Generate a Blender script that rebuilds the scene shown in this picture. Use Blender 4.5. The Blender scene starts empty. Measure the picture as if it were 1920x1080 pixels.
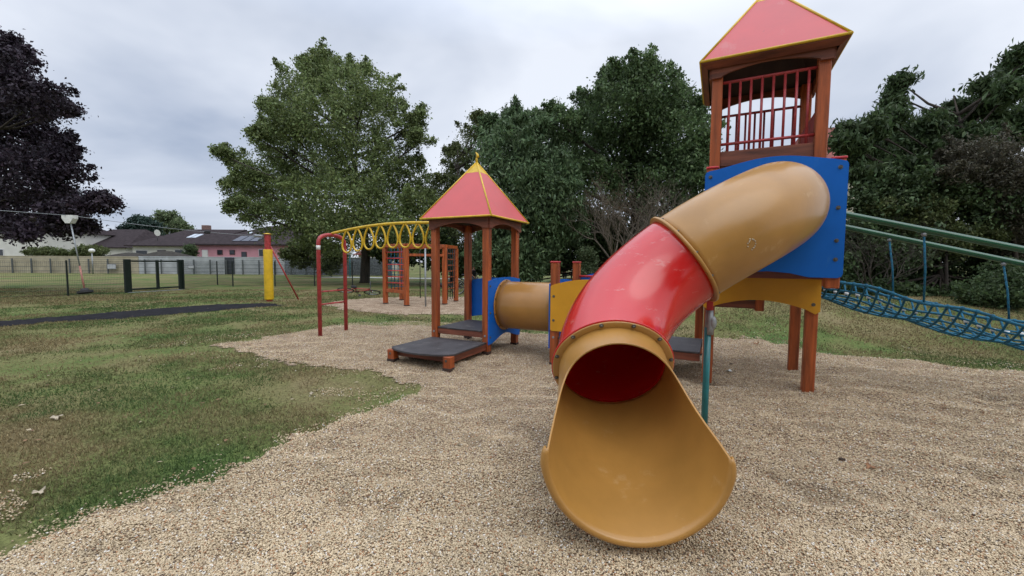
import bpy, bmesh, math, random
import numpy as np
from mathutils import Vector, Matrix
S = bpy.context.scene
C = S.collection
PI = math.pi
rng = np.random.default_rng(7); random.seed(7)

# ------------------------------------------------------------------ camera
F = 765.3; TILT = 0.062; ROLL = 0.007; EYE = 1.406
ct, st, cr, sr = math.cos(TILT), math.sin(TILT), math.cos(ROLL), math.sin(ROLL)
fw = Vector((0, ct, -st)); up0 = Vector((0, st, ct)); rt0 = Vector((1, 0, 0))
rt = cr*rt0 + sr*up0; up = -sr*rt0 + cr*up0
cam = bpy.data.cameras.new('camera'); cam.sensor_width = 36; cam.lens = F/1920*36
cam.clip_end = 3000; cam.clip_start = 0.05
camo = bpy.data.objects.new('camera', cam); C.objects.link(camo)
m = Matrix((rt, up, -fw)).transposed().to_4x4(); m.translation = (0, 0, EYE)
camo.matrix_world = m; S.camera = camo
def ray(px, py): return rt*((px-960)/F) + up*((540-py)/F) + fw
def P(px, py, D): return Vector((0, 0, EYE)) + ray(px, py)*D          # a point at camera depth D
def G(px, py, z=0.0):
    d = ray(px, py); return Vector((0, 0, EYE)) + d*((z-EYE)/d.z)     # a point on the ground
# ------------------------------------------------------------------ world and sun
W = bpy.data.worlds.new('World'); S.world = W; W.use_nodes = True
nt = W.node_tree; N = nt.nodes; L = nt.links; N.clear()
out = N.new('ShaderNodeOutputWorld'); bg = N.new('ShaderNodeBackground'); L.new(bg.outputs[0], out.inputs[0])
tc = N.new('ShaderNodeTexCoord'); sp = N.new('ShaderNodeSeparateXYZ'); L.new(tc.outputs['Generated'], sp.inputs[0])
def M(op, a, b=None, c=None, tree=nt):
    n = tree.nodes.new('ShaderNodeMath'); n.operation = op
    for i, v in enumerate((a, b, c)):
        if v is None: continue
        if isinstance(v, (int, float)): n.inputs[i].default_value = v
        else: tree.links.new(v, n.inputs[i])
    return n.outputs[0]
zz = M('ADD', M('MAXIMUM', sp.outputs[2], 0.0), 0.22)
cb = N.new('ShaderNodeCombineXYZ')
L.new(M('DIVIDE', sp.outputs[0], zz), cb.inputs[0]); L.new(M('DIVIDE', sp.outputs[1], zz), cb.inputs[1])
no = N.new('ShaderNodeTexNoise'); no.inputs['Scale'].default_value = 0.85; no.inputs['Detail'].default_value = 5; no.inputs['Roughness'].default_value = .5
no.inputs['Distortion'].default_value = .35; L.new(cb.outputs[0], no.inputs['Vector'])
grad = M('MULTIPLY_ADD', sp.outputs[0], 0.20, 0.0)
fac = M('ADD', M('MULTIPLY_ADD', no.outputs[0], 2.3, -0.48), grad)
rp = N.new('ShaderNodeValToRGB'); L.new(fac, rp.inputs[0])
rp.color_ramp.elements[0].position = 0.12; rp.color_ramp.elements[0].color = (.33, .39, .51, 1)
rp.color_ramp.elements[1].position = 0.85; rp.color_ramp.elements[1].color = (.72, .76, .84, 1)
e = rp.color_ramp.elements.new(.5); e.color = (.52, .57, .67, 1)
sky = N.new('ShaderNodeTexSky'); sky.sky_type = 'NISHITA'; sky.sun_disc = False
sky.sun_elevation = math.radians(52); sky.sun_rotation = math.radians(150)
sm = N.new('ShaderNodeMixRGB'); sm.blend_type = 'MIX'; sm.inputs[0].default_value = .06
L.new(rp.outputs[0], sm.inputs[1]); L.new(sky.outputs[0], sm.inputs[2])
sc_ = N.new('ShaderNodeMixRGB'); sc_.blend_type = 'MULTIPLY'; sc_.inputs[0].default_value = 1; sc_.inputs[2].default_value = (1, 1, 1, 1)
skd = N.new('ShaderNodeVectorMath'); skd.operation = 'SCALE'; skd.inputs['Scale'].default_value = .1
L.new(sky.outputs[0], skd.inputs[0]); L.new(skd.outputs[0], sm.inputs[2])
L.new(sm.outputs[0], bg.inputs[0])
L.new(M('MULTIPLY_ADD', M('MAXIMUM', M('SUBTRACT', sp.outputs[2], 0.45), 0.0), 3.2, 1.0), bg.inputs[1])      # overcast: brighter overhead
sun = bpy.data.lights.new('sun', 'SUN'); sun.energy = 0.6; sun.angle = math.radians(50); sun.color = (1, .97, .92)
so = bpy.data.objects.new('sun', sun); C.objects.link(so)
el, az = math.radians(52), math.radians(150)     # clockwise from +Y
sd = Vector((math.sin(az)*math.cos(el), math.cos(az)*math.cos(el), math.sin(el)))
so.rotation_euler = sd.to_track_quat('Z', 'Y').to_euler()
S.view_settings.view_transform = 'Standard'; S.view_settings.look = 'None'
S.view_settings.exposure = 0.30; S.view_settings.gamma = 1.0
S.render.engine = 'CYCLES'; S.cycles.max_bounces = 8

# ------------------------------------------------------------------ materials
def mat(name, col, rough=.6, var=.15, vscale=8.0, bump=0.0, bscale=60.0, coat=0.0, stretch=None, metal=0.0,
        col2=None, attr=None, transl=0.0, cscale=None, spec=None):
    m_ = bpy.data.materials.new(name); m_.use_nodes = True; t = m_.node_tree; n = t.nodes; l = t.links
    b = n['Principled BSDF']; b.inputs['Roughness'].default_value = rough; b.inputs['Metallic'].default_value = metal
    b.inputs['Coat Weight'].default_value = coat; b.inputs['Coat Roughness'].default_value = .12
    if spec is not None: b.inputs['Specular IOR Level'].default_value = spec
    c = n.new('ShaderNodeTexCoord'); mp = n.new('ShaderNodeMapping'); l.new(c.outputs['Object'], mp.inputs[0])
    if stretch: mp.inputs['Scale'].default_value = stretch
    nz = n.new('ShaderNodeTexNoise'); nz.inputs['Scale'].default_value = vscale; nz.inputs['Detail'].default_value = 6
    nz.inputs['Roughness'].default_value = .6; l.new(mp.outputs[0], nz.inputs['Vector'])
    mx = n.new('ShaderNodeMixRGB'); c2 = col2 or tuple(max(0, x*(1-2.2*var)) for x in col)
    c1 = col if col2 else tuple(min(1, x*(1+var)) for x in col)
    r = n.new('ShaderNodeValToRGB'); r.color_ramp.elements[0].position = .3; r.color_ramp.elements[1].position = .7
    l.new(nz.outputs[0], r.inputs[0]); l.new(r.outputs[0], mx.inputs[0])
    mx.inputs[1].default_value = (*c2, 1); mx.inputs[2].default_value = (*c1, 1)
    col_out = mx.outputs[0]
    if attr:
        at = n.new('ShaderNodeAttribute'); at.attribute_name = attr
        mu = n.new('ShaderNodeMixRGB'); mu.blend_type = 'MULTIPLY'; mu.inputs[0].default_value = 1
        l.new(col_out, mu.inputs[1]); l.new(at.outputs['Color'], mu.inputs[2]); col_out = mu.outputs[0]
    l.new(col_out, b.inputs['Base Color'])
    rv = n.new('ShaderNodeMath'); rv.operation = 'MULTIPLY_ADD'; l.new(nz.outputs[0], rv.inputs[0])
    rv.inputs[1].default_value = .25*rough; rv.inputs[2].default_value = rough*.87; l.new(rv.outputs[0], b.inputs['Roughness'])
    if bump:
        bn = n.new('ShaderNodeTexNoise'); bn.inputs['Scale'].default_value = bscale; bn.inputs['Detail'].default_value = 4
        l.new(mp.outputs[0], bn.inputs['Vector']); bu = n.new('ShaderNodeBump'); bu.inputs['Strength'].default_value = bump
        bu.inputs['Distance'].default_value = .01; l.new(bn.outputs[0], bu.inputs['Height']); l.new(bu.outputs[0], b.inputs['Normal'])
    if transl:
        tr = n.new('ShaderNodeBsdfTranslucent'); l.new(col_out, tr.inputs[0]); ms = n.new('ShaderNodeMixShader')
        ms.inputs[0].default_value = transl; l.new(b.outputs[0], ms.inputs[1]); l.new(tr.outputs[0], ms.inputs[2])
        l.new(ms.outputs[0], n['Material Output'].inputs[0])
    return m_
def scuff(m_, col, scale, thr, stretch=(1, 1, 1), amt=.6, rough=None):
    """worn marks with a shape of their own on a surface"""
    t = m_.node_tree; n = t.nodes; l = t.links; b = n['Principled BSDF']
    src = b.inputs['Base Color'].links[0].from_socket
    c = n.new('ShaderNodeTexCoord'); mp = n.new('ShaderNodeMapping'); mp.inputs['Scale'].default_value = stretch
    l.new(c.outputs['Object'], mp.inputs[0])
    z = n.new('ShaderNodeTexNoise'); z.inputs['Scale'].default_value = scale; z.inputs['Detail'].default_value = 8; z.inputs['Roughness'].default_value = .7
    l.new(mp.outputs[0], z.inputs['Vector'])
    r = n.new('ShaderNodeValToRGB'); r.color_ramp.elements[0].position = thr; r.color_ramp.elements[1].position = thr+.08
    r.color_ramp.elements[1].color = (amt, amt, amt, 1); l.new(z.outputs[0], r.inputs[0])
    x = n.new('ShaderNodeMixRGB'); l.new(r.outputs[0], x.inputs[0]); l.new(src, x.inputs[1]); x.inputs[2].default_value = (*col, 1)
    l.new(x.outputs[0], b.inputs['Base Color']); return m_
wood = mat('stained_wood', (.40, .088, .018), .5, .3, 3, .15, 40, stretch=(6, 6, .5))
scuff(wood, (.42, .17, .08), 9, .60, (3, 3, .35), .6); scuff(wood, (.09, .030, .015), 14, .64, (4, 4, .18), .75)
woodd = mat('stained_beam', (.22, .065, .033), .6, .3, 3, .15, 40, stretch=(.6, .6, 6))
darkw = mat('dark_boards', (.055, .032, .025), .7, .2, 4, .2, 40)
deckm = mat('dark_deck', (.060, .055, .058), .62, .2, 6, .2, 220); scuff(deckm, (.15, .14, .13), 5, .56, amt=.6)
blue = mat('blue_panel', (.003, .125, .52), .5, .05, 3, .04, 30, spec=.3); scuff(blue, (.06, .20, .42), 5, .60, (1.5, 1.5, .5), .25); scuff(blue, (.02, .05, .12), 12, .67, (1.5, 1.5, .35), .4)
orange = mat('yellow_panel', (.66, .31, .014), .42, .06, 3, .04, 30); scuff(orange, (.40, .22, .06), 7, .64, (1.5, 1.5, .4), .35)
ochre = mat('ochre_plastic', (.45, .225, .050), .36, .10, 1.5, .03, 14, coat=.22)
scuff(ochre, (.58, .38, .17), 5, .60, (1, 1, 1), .35); scuff(ochre, (.16, .10, .05), 22, .70, (1, 1, .35), .5)
ochre2 = mat('ochre_tunnel', (.42, .20, .045), .38, .10, 1.5, .03, 14, coat=.3)
redp = mat('red_plastic', (.60, .014, .012), .22, .06, 1.5, .04, 10, coat=.6)
scuff(redp, (.62, .25, .22), 5, .60, (1, 1, 2.6), .5)
roofred = mat('roof_red', (.60, .070, .068), .42, .05, 2, .02, 20, coat=.2); scuff(roofred, (.55, .24, .22), 3, .60, (1, 1, .5), .3); scuff(roofred, (.20, .06, .05), 9, .64, (1.2, 1.2, .25), .4); scuff(roofred, (.75, .72, .68), 16, .76, amt=.7)
yel = mat('yellow_paint', (.72, .46, .02), .42, .12, 12, .05, 30)
redm = mat('red_metal', (.42, .045, .045), .42, .2, 14, .08, 50); scuff(redm, (.16, .07, .05), 18, .66, amt=.7)
capred = mat('red_cap', (.55, .035, .04), .4, .08, 8)
green = mat('green_pipe', (.008, .085, .035), .3, .12, 8, coat=.4); scuff(green, (.3, .36, .33), 10, .70, (1, 1, 1), .7)
teal = mat('teal_pole', (.015, .18, .19), .4, .1, 8, coat=.2)
rope = mat('blue_rope', (.010, .13, .22), .8, .25, 40, .3, 120)
ropeb = mat('black_rope', (.02, .02, .022), .8, .2, 40)
steel = mat('steel', (.45, .46, .47), .35, .1, 20, metal=.9)
galv = mat('dull_metal', (.34, .36, .37), .5, .15, 20, metal=.5)
boltm = mat('bolt_metal', (.16, .15, .13), .5, .2, 40, metal=.6)
white = mat('white_plastic', (.74, .74, .70), .45, .1, 20)
dgreen = mat('dark_green_metal', (.006, .014, .010), .5, .15, 14)
black = mat('black_rubber', (.02, .02, .022), .7, .2, 14)
padm = mat('yellow_pad', (.74, .45, .012), .6, .12, 4, .5, 9)
def flange_mat(): return ochre
# ------------------------------------------------------------------ object helpers
def link(o, parent=None, keep=False):
    C.objects.link(o)
    if parent is not None: o.parent = parent
    return o
def tag(o, label=None, cat=None, group=None, kind=None):
    if label: o['label'] = label
    if cat: o['category'] = cat
    if group: o['group'] = group
    if kind: o['kind'] = kind
    return o
def thing(name, label, cat, loc=(0, 0, 0), rz=0.0, group=None):
    o = bpy.data.objects.new(name, None); o.empty_display_size = .1; C.objects.link(o)
    o.location = loc; o.rotation_euler = (0, 0, rz); return tag(o, label, cat, group)
def npmesh(name, V, Fc, m_, parent=None, col=None, smooth=False, mw=True):
    """verts Nx3, faces MxK (uniform K)"""
    V = np.asarray(V, np.float32); Fc = np.asarray(Fc, np.int32)
    me = bpy.data.meshes.new(name); me.vertices.add(len(V)); me.vertices.foreach_set('co', V.ravel())
    me.loops.add(Fc.size); me.loops.foreach_set('vertex_index', Fc.ravel())
    me.polygons.add(len(Fc)); k = Fc.shape[1]
    me.polygons.foreach_set('loop_start', np.arange(0, Fc.size, k, dtype=np.int32))
    me.polygons.foreach_set('loop_total', np.full(len(Fc), k, np.int32))
    if smooth: me.polygons.foreach_set('use_smooth', np.ones(len(Fc), bool))
    if col is not None:
        a = me.color_attributes.new('tone', 'FLOAT_COLOR', 'POINT')
        cc = np.ones((len(V), 4), np.float32); cc[:, :3] = col; a.data.foreach_set('color', cc.ravel())
    me.update(); me.validate()
    if m_: me.materials.append(m_)
    o = bpy.data.objects.new(name, me); return link(o, parent)
class MB:
    """collects shapes (in world space) that become ONE mesh"""
    def __init__(s): s.b = bmesh.new()
    def box(s, c, size, R=None, bev=.004):
        t = bmesh.new(); bmesh.ops.create_cube(t, size=1)
        bmesh.ops.scale(t, vec=size, verts=t.verts)
        if bev: bmesh.ops.bevel(t, geom=t.edges[:], offset=min(bev, min(size)*.4), segments=1, affect='EDGES')
        M4 = (R.to_4x4() if R is not None else Matrix.Identity(4)); M4 = Matrix.Translation(c) @ M4
        bmesh.ops.transform(t, matrix=M4, verts=t.verts); s._add(t); return s
    def _add(s, t, smooth=False):
        me = bpy.data.meshes.new('tmp'); t.to_mesh(me); t.free()
        if smooth:
            for p in me.polygons: p.use_smooth = True
        s.b.from_mesh(me); bpy.data.meshes.remove(me)
    def tube(s, pts, r, seg=12, closed=False, caps=True):
        pts = [Vector(p) for p in pts]; n = len(pts)
        rs = r if isinstance(r, (list, tuple)) else [r]*n
        fr = frames(pts, closed); t = bmesh.new(); rings = []
        for i, p in enumerate(pts):
            u, v = fr[i]
            rings.append([t.verts.new(p + (u*math.cos(2*PI*k/seg)+v*math.sin(2*PI*k/seg))*rs[i]) for k in range(seg)])
        for i in range(n if closed else n-1):
            a, b_ = rings[i], rings[(i+1) % n]
            for k in range(seg): t.faces.new((a[k], a[(k+1) % seg], b_[(k+1) % seg], b_[k]))
        if not closed and caps:
            t.faces.new(rings[0][::-1]); t.faces.new(rings[-1])
        s._add(t, True); return s
    def ball(s, c, r, seg=12, sc=(1, 1, 1)):
        t = bmesh.new(); bmesh.ops.create_uvsphere(t, u_segments=seg, v_segments=max(6, seg*2//3), radius=r)
        bmesh.ops.scale(t, vec=sc, verts=t.verts); bmesh.ops.translate(t, vec=c, verts=t.verts); s._add(t, True); return s
    def cyl(s, p0, p1, r, seg=20, r2=None):
        p0, p1 = Vector(p0), Vector(p1)
        t = bmesh.new(); bmesh.ops.create_cone(t, cap_ends=True, segments=seg, radius1=r, radius2=r if r2 is None else r2, depth=(p1-p0).length)
        q = (p1-p0).to_track_quat('Z', 'Y').to_matrix().to_4x4()
        bmesh.ops.transform(t, matrix=Matrix.Translation((p0+p1)/2) @ q, verts=t.verts)
        s._add(t); return s
    def poly(s, pts, ext):
        """extrude a planar outline (world points) by vector ext"""
        t = bmesh.new(); a = [t.verts.new(p) for p in pts]; b_ = [t.verts.new(Vector(p)+ext) for p in pts]
        t.faces.new(a[::-1]); t.faces.new(b_); n = len(a)
        for i in range(n): t.faces.new((a[i], a[(i+1) % n], b_[(i+1) % n], b_[i]))
        bmesh.ops.recalc_face_normals(t, faces=t.faces); s._add(t); return s
    def face(s, pts):
        t = bmesh.new(); t.faces.new([t.verts.new(p) for p in pts]); s._add(t); return s
    def build(s, name, m_, parent=None, auto=True):
        me = bpy.data.meshes.new(name); 
        inv = Matrix.Identity(4)
        if parent is not None: inv = world_of(parent).inverted()
        bmesh.ops.transform(s.b, matrix=inv, verts=s.b.verts)
        s.b.to_mesh(me); s.b.free()
        if m_: me.materials.append(m_)
        o = bpy.data.objects.new(name, me); return link(o, parent)
def world_of(o):
    mw = Matrix.LocRotScale(o.location, o.rotation_euler, o.scale)
    return (world_of(o.parent) @ mw) if o.parent else mw
def frames(pts, closed=False):
    n = len(pts); T = []
    for i in range(n):
        if closed: d = pts[(i+1) % n]-pts[i-1]
        else: d = pts[min(i+1, n-1)]-pts[max(i-1, 0)]
        T.append(d.normalized() if d.length > 1e-9 else Vector((0, 0, 1)))
    ref = Vector((0, 0, 1)) if abs(T[0].z) < .9 else Vector((1, 0, 0))
    u = (ref - T[0]*ref.dot(T[0])).normalized(); fr = []
    for i in range(n):
        u = (u - T[i]*u.dot(T[i])); u = u.normalized() if u.length > 1e-6 else T[i].orthogonal().normalized()
        fr.append((u, T[i].cross(u)))
    return fr
def tagroot(o, *a, **k): return tag(o, *a, **k)
def copy_tree(o, parent=None):
    c = o.copy(); C.objects.link(c); c.parent = parent
    for ch in [x for x in bpy.data.objects if x.parent == o]: copy_tree(ch, c)
    return c
# value noise
_T = rng.random((256, 256)).astype(np.float32)
def vn(x, y, s=1.0, o=0):
    x = np.asarray(x)*s+o*17.3+500; y = np.asarray(y)*s+o*9.1+500
    xi = np.floor(x).astype(int); yi = np.floor(y).astype(int); fx = x-xi; fy = y-yi
    fx = fx*fx*(3-2*fx); fy = fy*fy*(3-2*fy)
    a = _T[xi % 256, yi % 256]; b = _T[(xi+1) % 256, yi % 256]; c = _T[xi % 256, (yi+1) % 256]; d = _T[(xi+1) % 256, (yi+1) % 256]
    return (a*(1-fx)+b*fx)*(1-fy)+(c*(1-fx)+d*fx)*fy
def fbm(x, y, s=1.0, o=0): return (vn(x, y, s, o)*.5+vn(x, y, s*2.1, o+1)*.28+vn(x, y, s*4.3, o+2)*.22)

# ------------------------------------------------------------------ terrain
def pix_poly(pts): return np.array([(G(*p).x, G(*p).y) for p in pts])
main_gravel = np.vstack([pix_poly([(-260, 1150), (0, 1066), (150, 990), (300, 938), (400, 893), (520, 838), (640, 784), (740, 748), (775, 735), (783, 722),
    (700, 703), (600, 690), (520, 672), (450, 660), (410, 648), (480, 636), (590, 618), (650, 607), (700, 603), (760, 602), (860, 606), (960, 625), (1030, 628), (1120, 640),
    (1250, 652), (1340, 652), (1420, 654), (1480, 665), (1560, 680), (1700, 688), (1800, 703), (1920, 709), (2300, 735)]), [[9, 2], [9, -3], [-3, -3]]])
net_gravel = pix_poly([(613, 570), (640, 564), (690, 560), (760, 557), (830, 556), (900, 557), (980, 560), (1010, 566), (1000, 578), (940, 588), (860, 590), (760, 590), (690, 586), (640, 580), (615, 575)])
dark_strip = pix_poly([(-80, 618), (-60, 606), (0, 602), (150, 591), (250, 582), (400, 571), (500, 569), (530, 573), (440, 580), (330, 590), (230, 598), (100, 604), (0, 613)])
def sdist(poly, x, y):
    """signed distance, >0 inside"""
    x = np.asarray(x, float); y = np.asarray(y, float); d = np.full(x.shape, 1e9); ins = np.zeros(x.shape, bool)
    n = len(poly)
    for i in range(n):
        ax, ay = poly[i]; bx, by = poly[(i+1) % n]; ex, ey = bx-ax, by-ay
        t = np.clip(((x-ax)*ex+(y-ay)*ey)/(ex*ex+ey*ey+1e-12), 0, 1)
        d = np.minimum(d, (x-ax-t*ex)**2+(y-ay-t*ey)**2)
        c = ((ay > y) != (by > y)) & (x < (bx-ax)*(y-ay)/(by-ay+1e-12)+ax); ins ^= c
    return np.where(ins, 1, -1)*np.sqrt(d)
def edge(poly, x, y, a=.16): return sdist(poly, x, y)+(fbm(x, y, 2.2, 3)-.5)*a*3+(fbm(x, y, 8, 5)-.5)*a*1.8
def height(x, y):
    x = np.asarray(x, float); y = np.asarray(y, float)
    near = np.exp(-((np.abs(x)+np.abs(y-3))/14)**4)
    h = (fbm(x, y, .35, 9)-.5)*.08*near
    gr = np.clip(sdist(main_gravel, x, y)/.3+.3, 0, 1)*near
    h = h*(1-gr) + gr*((fbm(x, y, 1.6, 11)-.5)*.07+(vn(x+.3*y, y*1.6, 3.6, 13)-.5)*.05)
    h -= .05*np.exp(-(((x-.6)/.45)**2+((y-1.55)/.35)**2))        # hollow scuffed at the slide exit
    h += .10*np.clip((x-2.2)/1.5, 0, 1)*np.clip((y-2.5)/1.5, 0, 1)*near
    sx = np.clip((x-1.6-.0*y)/2.4, 0, 1); sy = np.clip((y-5.6)/4.2, 0, 1)
    h += .62*sx*sx*(3-2*sx)*sy*sy*(3-2*sy)*np.clip((40-y)/20, 0, 1)
    return h
xs = np.concatenate([-np.geomspace(700, 15, 34), np.arange(-14, 9, .1), np.geomspace(9, 700, 36)])
ys = np.concatenate([-np.geomspace(60, 3, 8), np.arange(-2.5, 16, .1), np.geomspace(16, 1500, 50)])
def sheet(name, xs, ys, zoff, m_, keep=None, kind='structure'):
    X, Y = np.meshgrid(xs, ys); Z = height(X, Y)+zoff
    V = np.stack([X.ravel(), Y.ravel(), Z.ravel()], 1); nx = len(xs); ny = len(ys)
    i, j = np.meshgrid(np.arange(nx-1), np.arange(ny-1)); a = (j*nx+i).ravel()
    Fc = np.stack([a, a+1, a+nx+1, a+nx], 1)
    if keep is not None:
        cx = V[Fc].mean(1); Fc = Fc[keep(cx[:, 0], cx[:, 1])]
        used = np.unique(Fc); mp = np.full(len(V), -1); mp[used] = np.arange(len(used)); V = V[used]; Fc = mp[Fc]
    o = npmesh(name, V, Fc, m_, smooth=True); tag(o, kind=kind); return o
def ground_mat():
    m_ = bpy.data.materials.new('lawn'); m_.use_nodes = True; t = m_.node_tree; n = t.nodes; l = t.links; b = n['Principled BSDF']
    b.inputs['Roughness'].default_value = .95; b.inputs['Specular IOR Level'].default_value = .15
    c = n.new('ShaderNodeTexCoord')
    def nz(s, d=5, r=.6):
        z = n.new('ShaderNodeTexNoise'); z.inputs['Scale'].default_value = s; z.inputs['Detail'].default_value = d; z.inputs['Roughness'].default_value = r
        l.new(c.outputs['Object'], z.inputs['Vector']); return z.outputs[0]
    def ramp(src, els):
        r = n.new('ShaderNodeValToRGB'); l.new(src, r.inputs[0])
        r.color_ramp.elements[0].position = els[0][0]; r.color_ramp.elements[0].color = (*els[0][1], 1)
        r.color_ramp.elements[1].position = els[-1][0]; r.color_ramp.elements[1].color = (*els[-1][1], 1)
        for p, cc in els[1:-1]: e = r.color_ramp.elements.new(p); e.color = (*cc, 1)
        return r.outputs[0]
    big = ramp(nz(.55, 4), [(.34, LG[0]), (.44, LG[1]), (.52, LG[2]), (.66, LG[3])])
    fine = ramp(nz(28, 4, .8), [(.3, (.45,)*3), (.7, (1.5,)*3)])
    x = n.new('ShaderNodeMixRGB'); x.blend_type = 'MULTIPLY'; x.inputs[0].default_value = 1; l.new(big, x.inputs[1]); l.new(fine, x.inputs[2])
    l.new(x.outputs[0], b.inputs['Base Color'])
    bu = n.new('ShaderNodeBump'); bu.inputs['Distance'].default_value = .03; bu.inputs['Strength'].default_value = .6
    l.new(nz(40, 3, .8), bu.inputs['Height']); l.new(bu.outputs[0], b.inputs['Normal'])
    return m_
LG = [(.078, .128, .034), (.120, .150, .045), (.165, .160, .062), (.21, .170, .085)]
lawn = ground_mat()
ground = sheet('ground', xs, ys, 0, lawn)
def gravel_mat():
    m_ = bpy.data.materials.new('pea_gravel'); m_.use_nodes = True; t = m_.node_tree; n = t.nodes; l = t.links; b = n['Principled BSDF']
    b.inputs['Roughness'].default_value = .85; b.inputs['Specular IOR Level'].default_value = .25
    c = n.new('ShaderNodeTexCoord')
    v = n.new('ShaderNodeTexVoronoi'); v.inputs['Scale'].default_value = 110; v.feature = 'F1'; l.new(c.outputs['Object'], v.inputs['Vector'])
    s = n.new('ShaderNodeSeparateColor'); l.new(v.outputs['Color'], s.inputs[0])
    r = n.new('ShaderNodeValToRGB'); l.new(s.outputs[0], r.inputs[0])
    r.color_ramp.elements[0].position = 0; r.color_ramp.elements[0].color = (.26, .18, .12, 1)
    r.color_ramp.elements[1].position = 1; r.color_ramp.elements[1].color = (.78, .65, .50, 1)
    e = r.color_ramp.elements.new(.5); e.color = (.54, .42, .30, 1)
    d = n.new('ShaderNodeValToRGB'); l.new(v.outputs['Distance'], d.inputs[0])
    d.color_ramp.elements[0].position = .35; d.color_ramp.elements[0].color = (1, 1, 1, 1); d.color_ramp.elements[1].position = .8; d.color_ramp.elements[1].color = (.5, .45, .4, 1)
    x = n.new('ShaderNodeMixRGB'); x.blend_type = 'MULTIPLY'; x.inputs[0].default_value = 1; l.new(r.outputs[0], x.inputs[1]); l.new(d.outputs[0], x.inputs[2])
    z = n.new('ShaderNodeTexNoise'); z.inputs['Scale'].default_value = 3.2; z.inputs['Detail'].default_value = 5; l.new(c.outputs['Object'], z.inputs['Vector'])
    zr = n.new('ShaderNodeValToRGB'); l.new(z.outputs[0], zr.inputs[0]); zr.color_ramp.elements[0].position = .35; zr.color_ramp.elements[0].color = (.72, .66, .6, 1)
    zr.color_ramp.elements[1].position = .6; zr.color_ramp.elements[1].color = (1.05, 1.03, 1, 1)
    y = n.new('ShaderNodeMixRGB'); y.blend_type = 'MULTIPLY'; y.inputs[0].default_value = 1; l.new(x.outputs[0], y.inputs[1]); l.new(zr.outputs[0], y.inputs[2])
    l.new(y.outputs[0], b.inputs['Base Color'])
    bu = n.new('ShaderNodeBump'); bu.inputs['Distance'].default_value = .012; bu.inputs['Strength'].default_value = 1; bu.invert = True
    l.new(v.outputs['Distance'], bu.inputs['Height']); l.new(bu.outputs[0], b.inputs['Normal'])
    return m_
gm = gravel_mat()
gx = np.arange(-5.5, 9.2, .06); gy = np.arange(-3, 9, .06)
sheet('gravel_bed', gx, gy, .010, gm, lambda x, y: edge(main_gravel, x, y) > 0)
sheet('gravel_circle', np.arange(-8, 3, .07), np.arange(8, 20, .07), .010, gm, lambda x, y: edge(net_gravel, x, y, .2) > 0)
dm = mat('dark_worn_track', (.026, .025, .028), .95, .3, 5, .5, 60, spec=.05)
sheet('worn_track', np.arange(-16, -6, .07), np.arange(7, 15.5, .07), .009, dm, lambda x, y: edge(dark_strip, x, y, .12) > 0)
# pale path far behind, at the foot of the long wall
pathm = mat('pale_path', (.42, .41, .38), .9, .1, 2)
def strip(name, pts, z, m_):
    V = [(x, y, z) for x, y in pts]; o = npmesh(name, V, [list(range(len(V)))], m_); tag(o, kind='structure'); return o
g0, g1 = G(560, 522), G(1060, 527)
strip('path', [(-17, 35.5), (6, 31.5), (30, 29), (30, 31), (6, 33.6), (-17, 37.5)], .02, pathm)

# ---- pebbles (stuff) and grass blades (stuff)
def scatter(n, dmin, dmax, umax=1.35, pw=1.0):
    """points in front of the camera, denser where near"""
    d = dmin*(dmax/dmin)**(rng.random(n)**pw); u = (rng.random(n)*2-1)*umax
    return u*d, d
n = 620000
x, y = scatter(n, 1.25, 9.5, pw=.95)
e_ = edge(main_gravel, x, y, .12)
spill = np.clip(1+e_/.4, 0, 1)**3*.3*(fbm(x, y, 3, 21) > .46)
patch = ((fbm(x, y, 1.3, 33) > .66) & (e_ > -1.0))*.3
far = edge(net_gravel, x, y, .2) > 0
keep = (e_ > 0) | (rng.random(n) < np.maximum(spill, patch*.55)) | far
x, y, e_ = x[keep], y[keep], e_[keep]; n = len(x)
sz = (rng.random(n)*.0026+.0030)*np.clip(.9+.06*y, 1, 1.25)
oct_ = np.array([[1, 0, 0], [-1, 0, 0], [0, 1, 0], [0, -1, 0], [0, 0, 1], [0, 0, -1]], float)
of = np.array([[0, 2, 4], [2, 1, 4], [1, 3, 4], [3, 0, 4], [2, 0, 5], [1, 2, 5], [3, 1, 5], [0, 3, 5]])
asp = np.stack([1+rng.random(n)*.9, .8+rng.random(n)*.4, .5+rng.random(n)*.4], 1)
th = rng.random(n)*6.283; tl = (rng.random(n)-.5)*1.2
V = oct_[None]*asp[:, None]*sz[:, None, None]*1.15
ca, sa, cb_, sb_ = np.cos(tl)[:, None], np.sin(tl)[:, None], np.cos(th)[:, None], np.sin(th)[:, None]
X0, Z0 = V[..., 0]*ca-V[..., 2]*sa, V[..., 0]*sa+V[..., 2]*ca
X1, Y1 = X0*cb_-V[..., 1]*sb_, X0*sb_+V[..., 1]*cb_
zb = height(x, y)+.010+rng.random(n)*.008
V = np.stack([X1+x[:, None], Y1+y[:, None], Z0+zb[:, None]], 2).reshape(-1, 3)
Fc = (of[None]+6*np.arange(n)[:, None, None]).reshape(-1, 3)
t_ = rng.random(n)[:, None]; warm = rng.random(n)[:, None]; zone = (.80+.35*fbm(x, y, 1.5, 41))[:, None]
colr = (np.array([.50, .385, .240])*(1-t_)+np.array([.76, .62, .42])*t_)*zone*np.where(fbm(x, y, 3.1, 77) < .31, .80, 1.0)[:, None]
colr = np.where(warm > .93, np.array([.42, .23, .12])*np.ones((n, 1)), colr)
colr = np.where((warm < .05), np.array([.20, .15, .11])*np.ones((n, 1)), colr)
colr = np.where((warm > .10) & (warm < .15), np.array([.80, .75, .66])*np.ones((n, 1)), colr)
pm = mat('pebble', (1, 1, 1), .8, .0, 5, attr='tone', spec=.25, col2=(.93, .93, .93))
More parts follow.
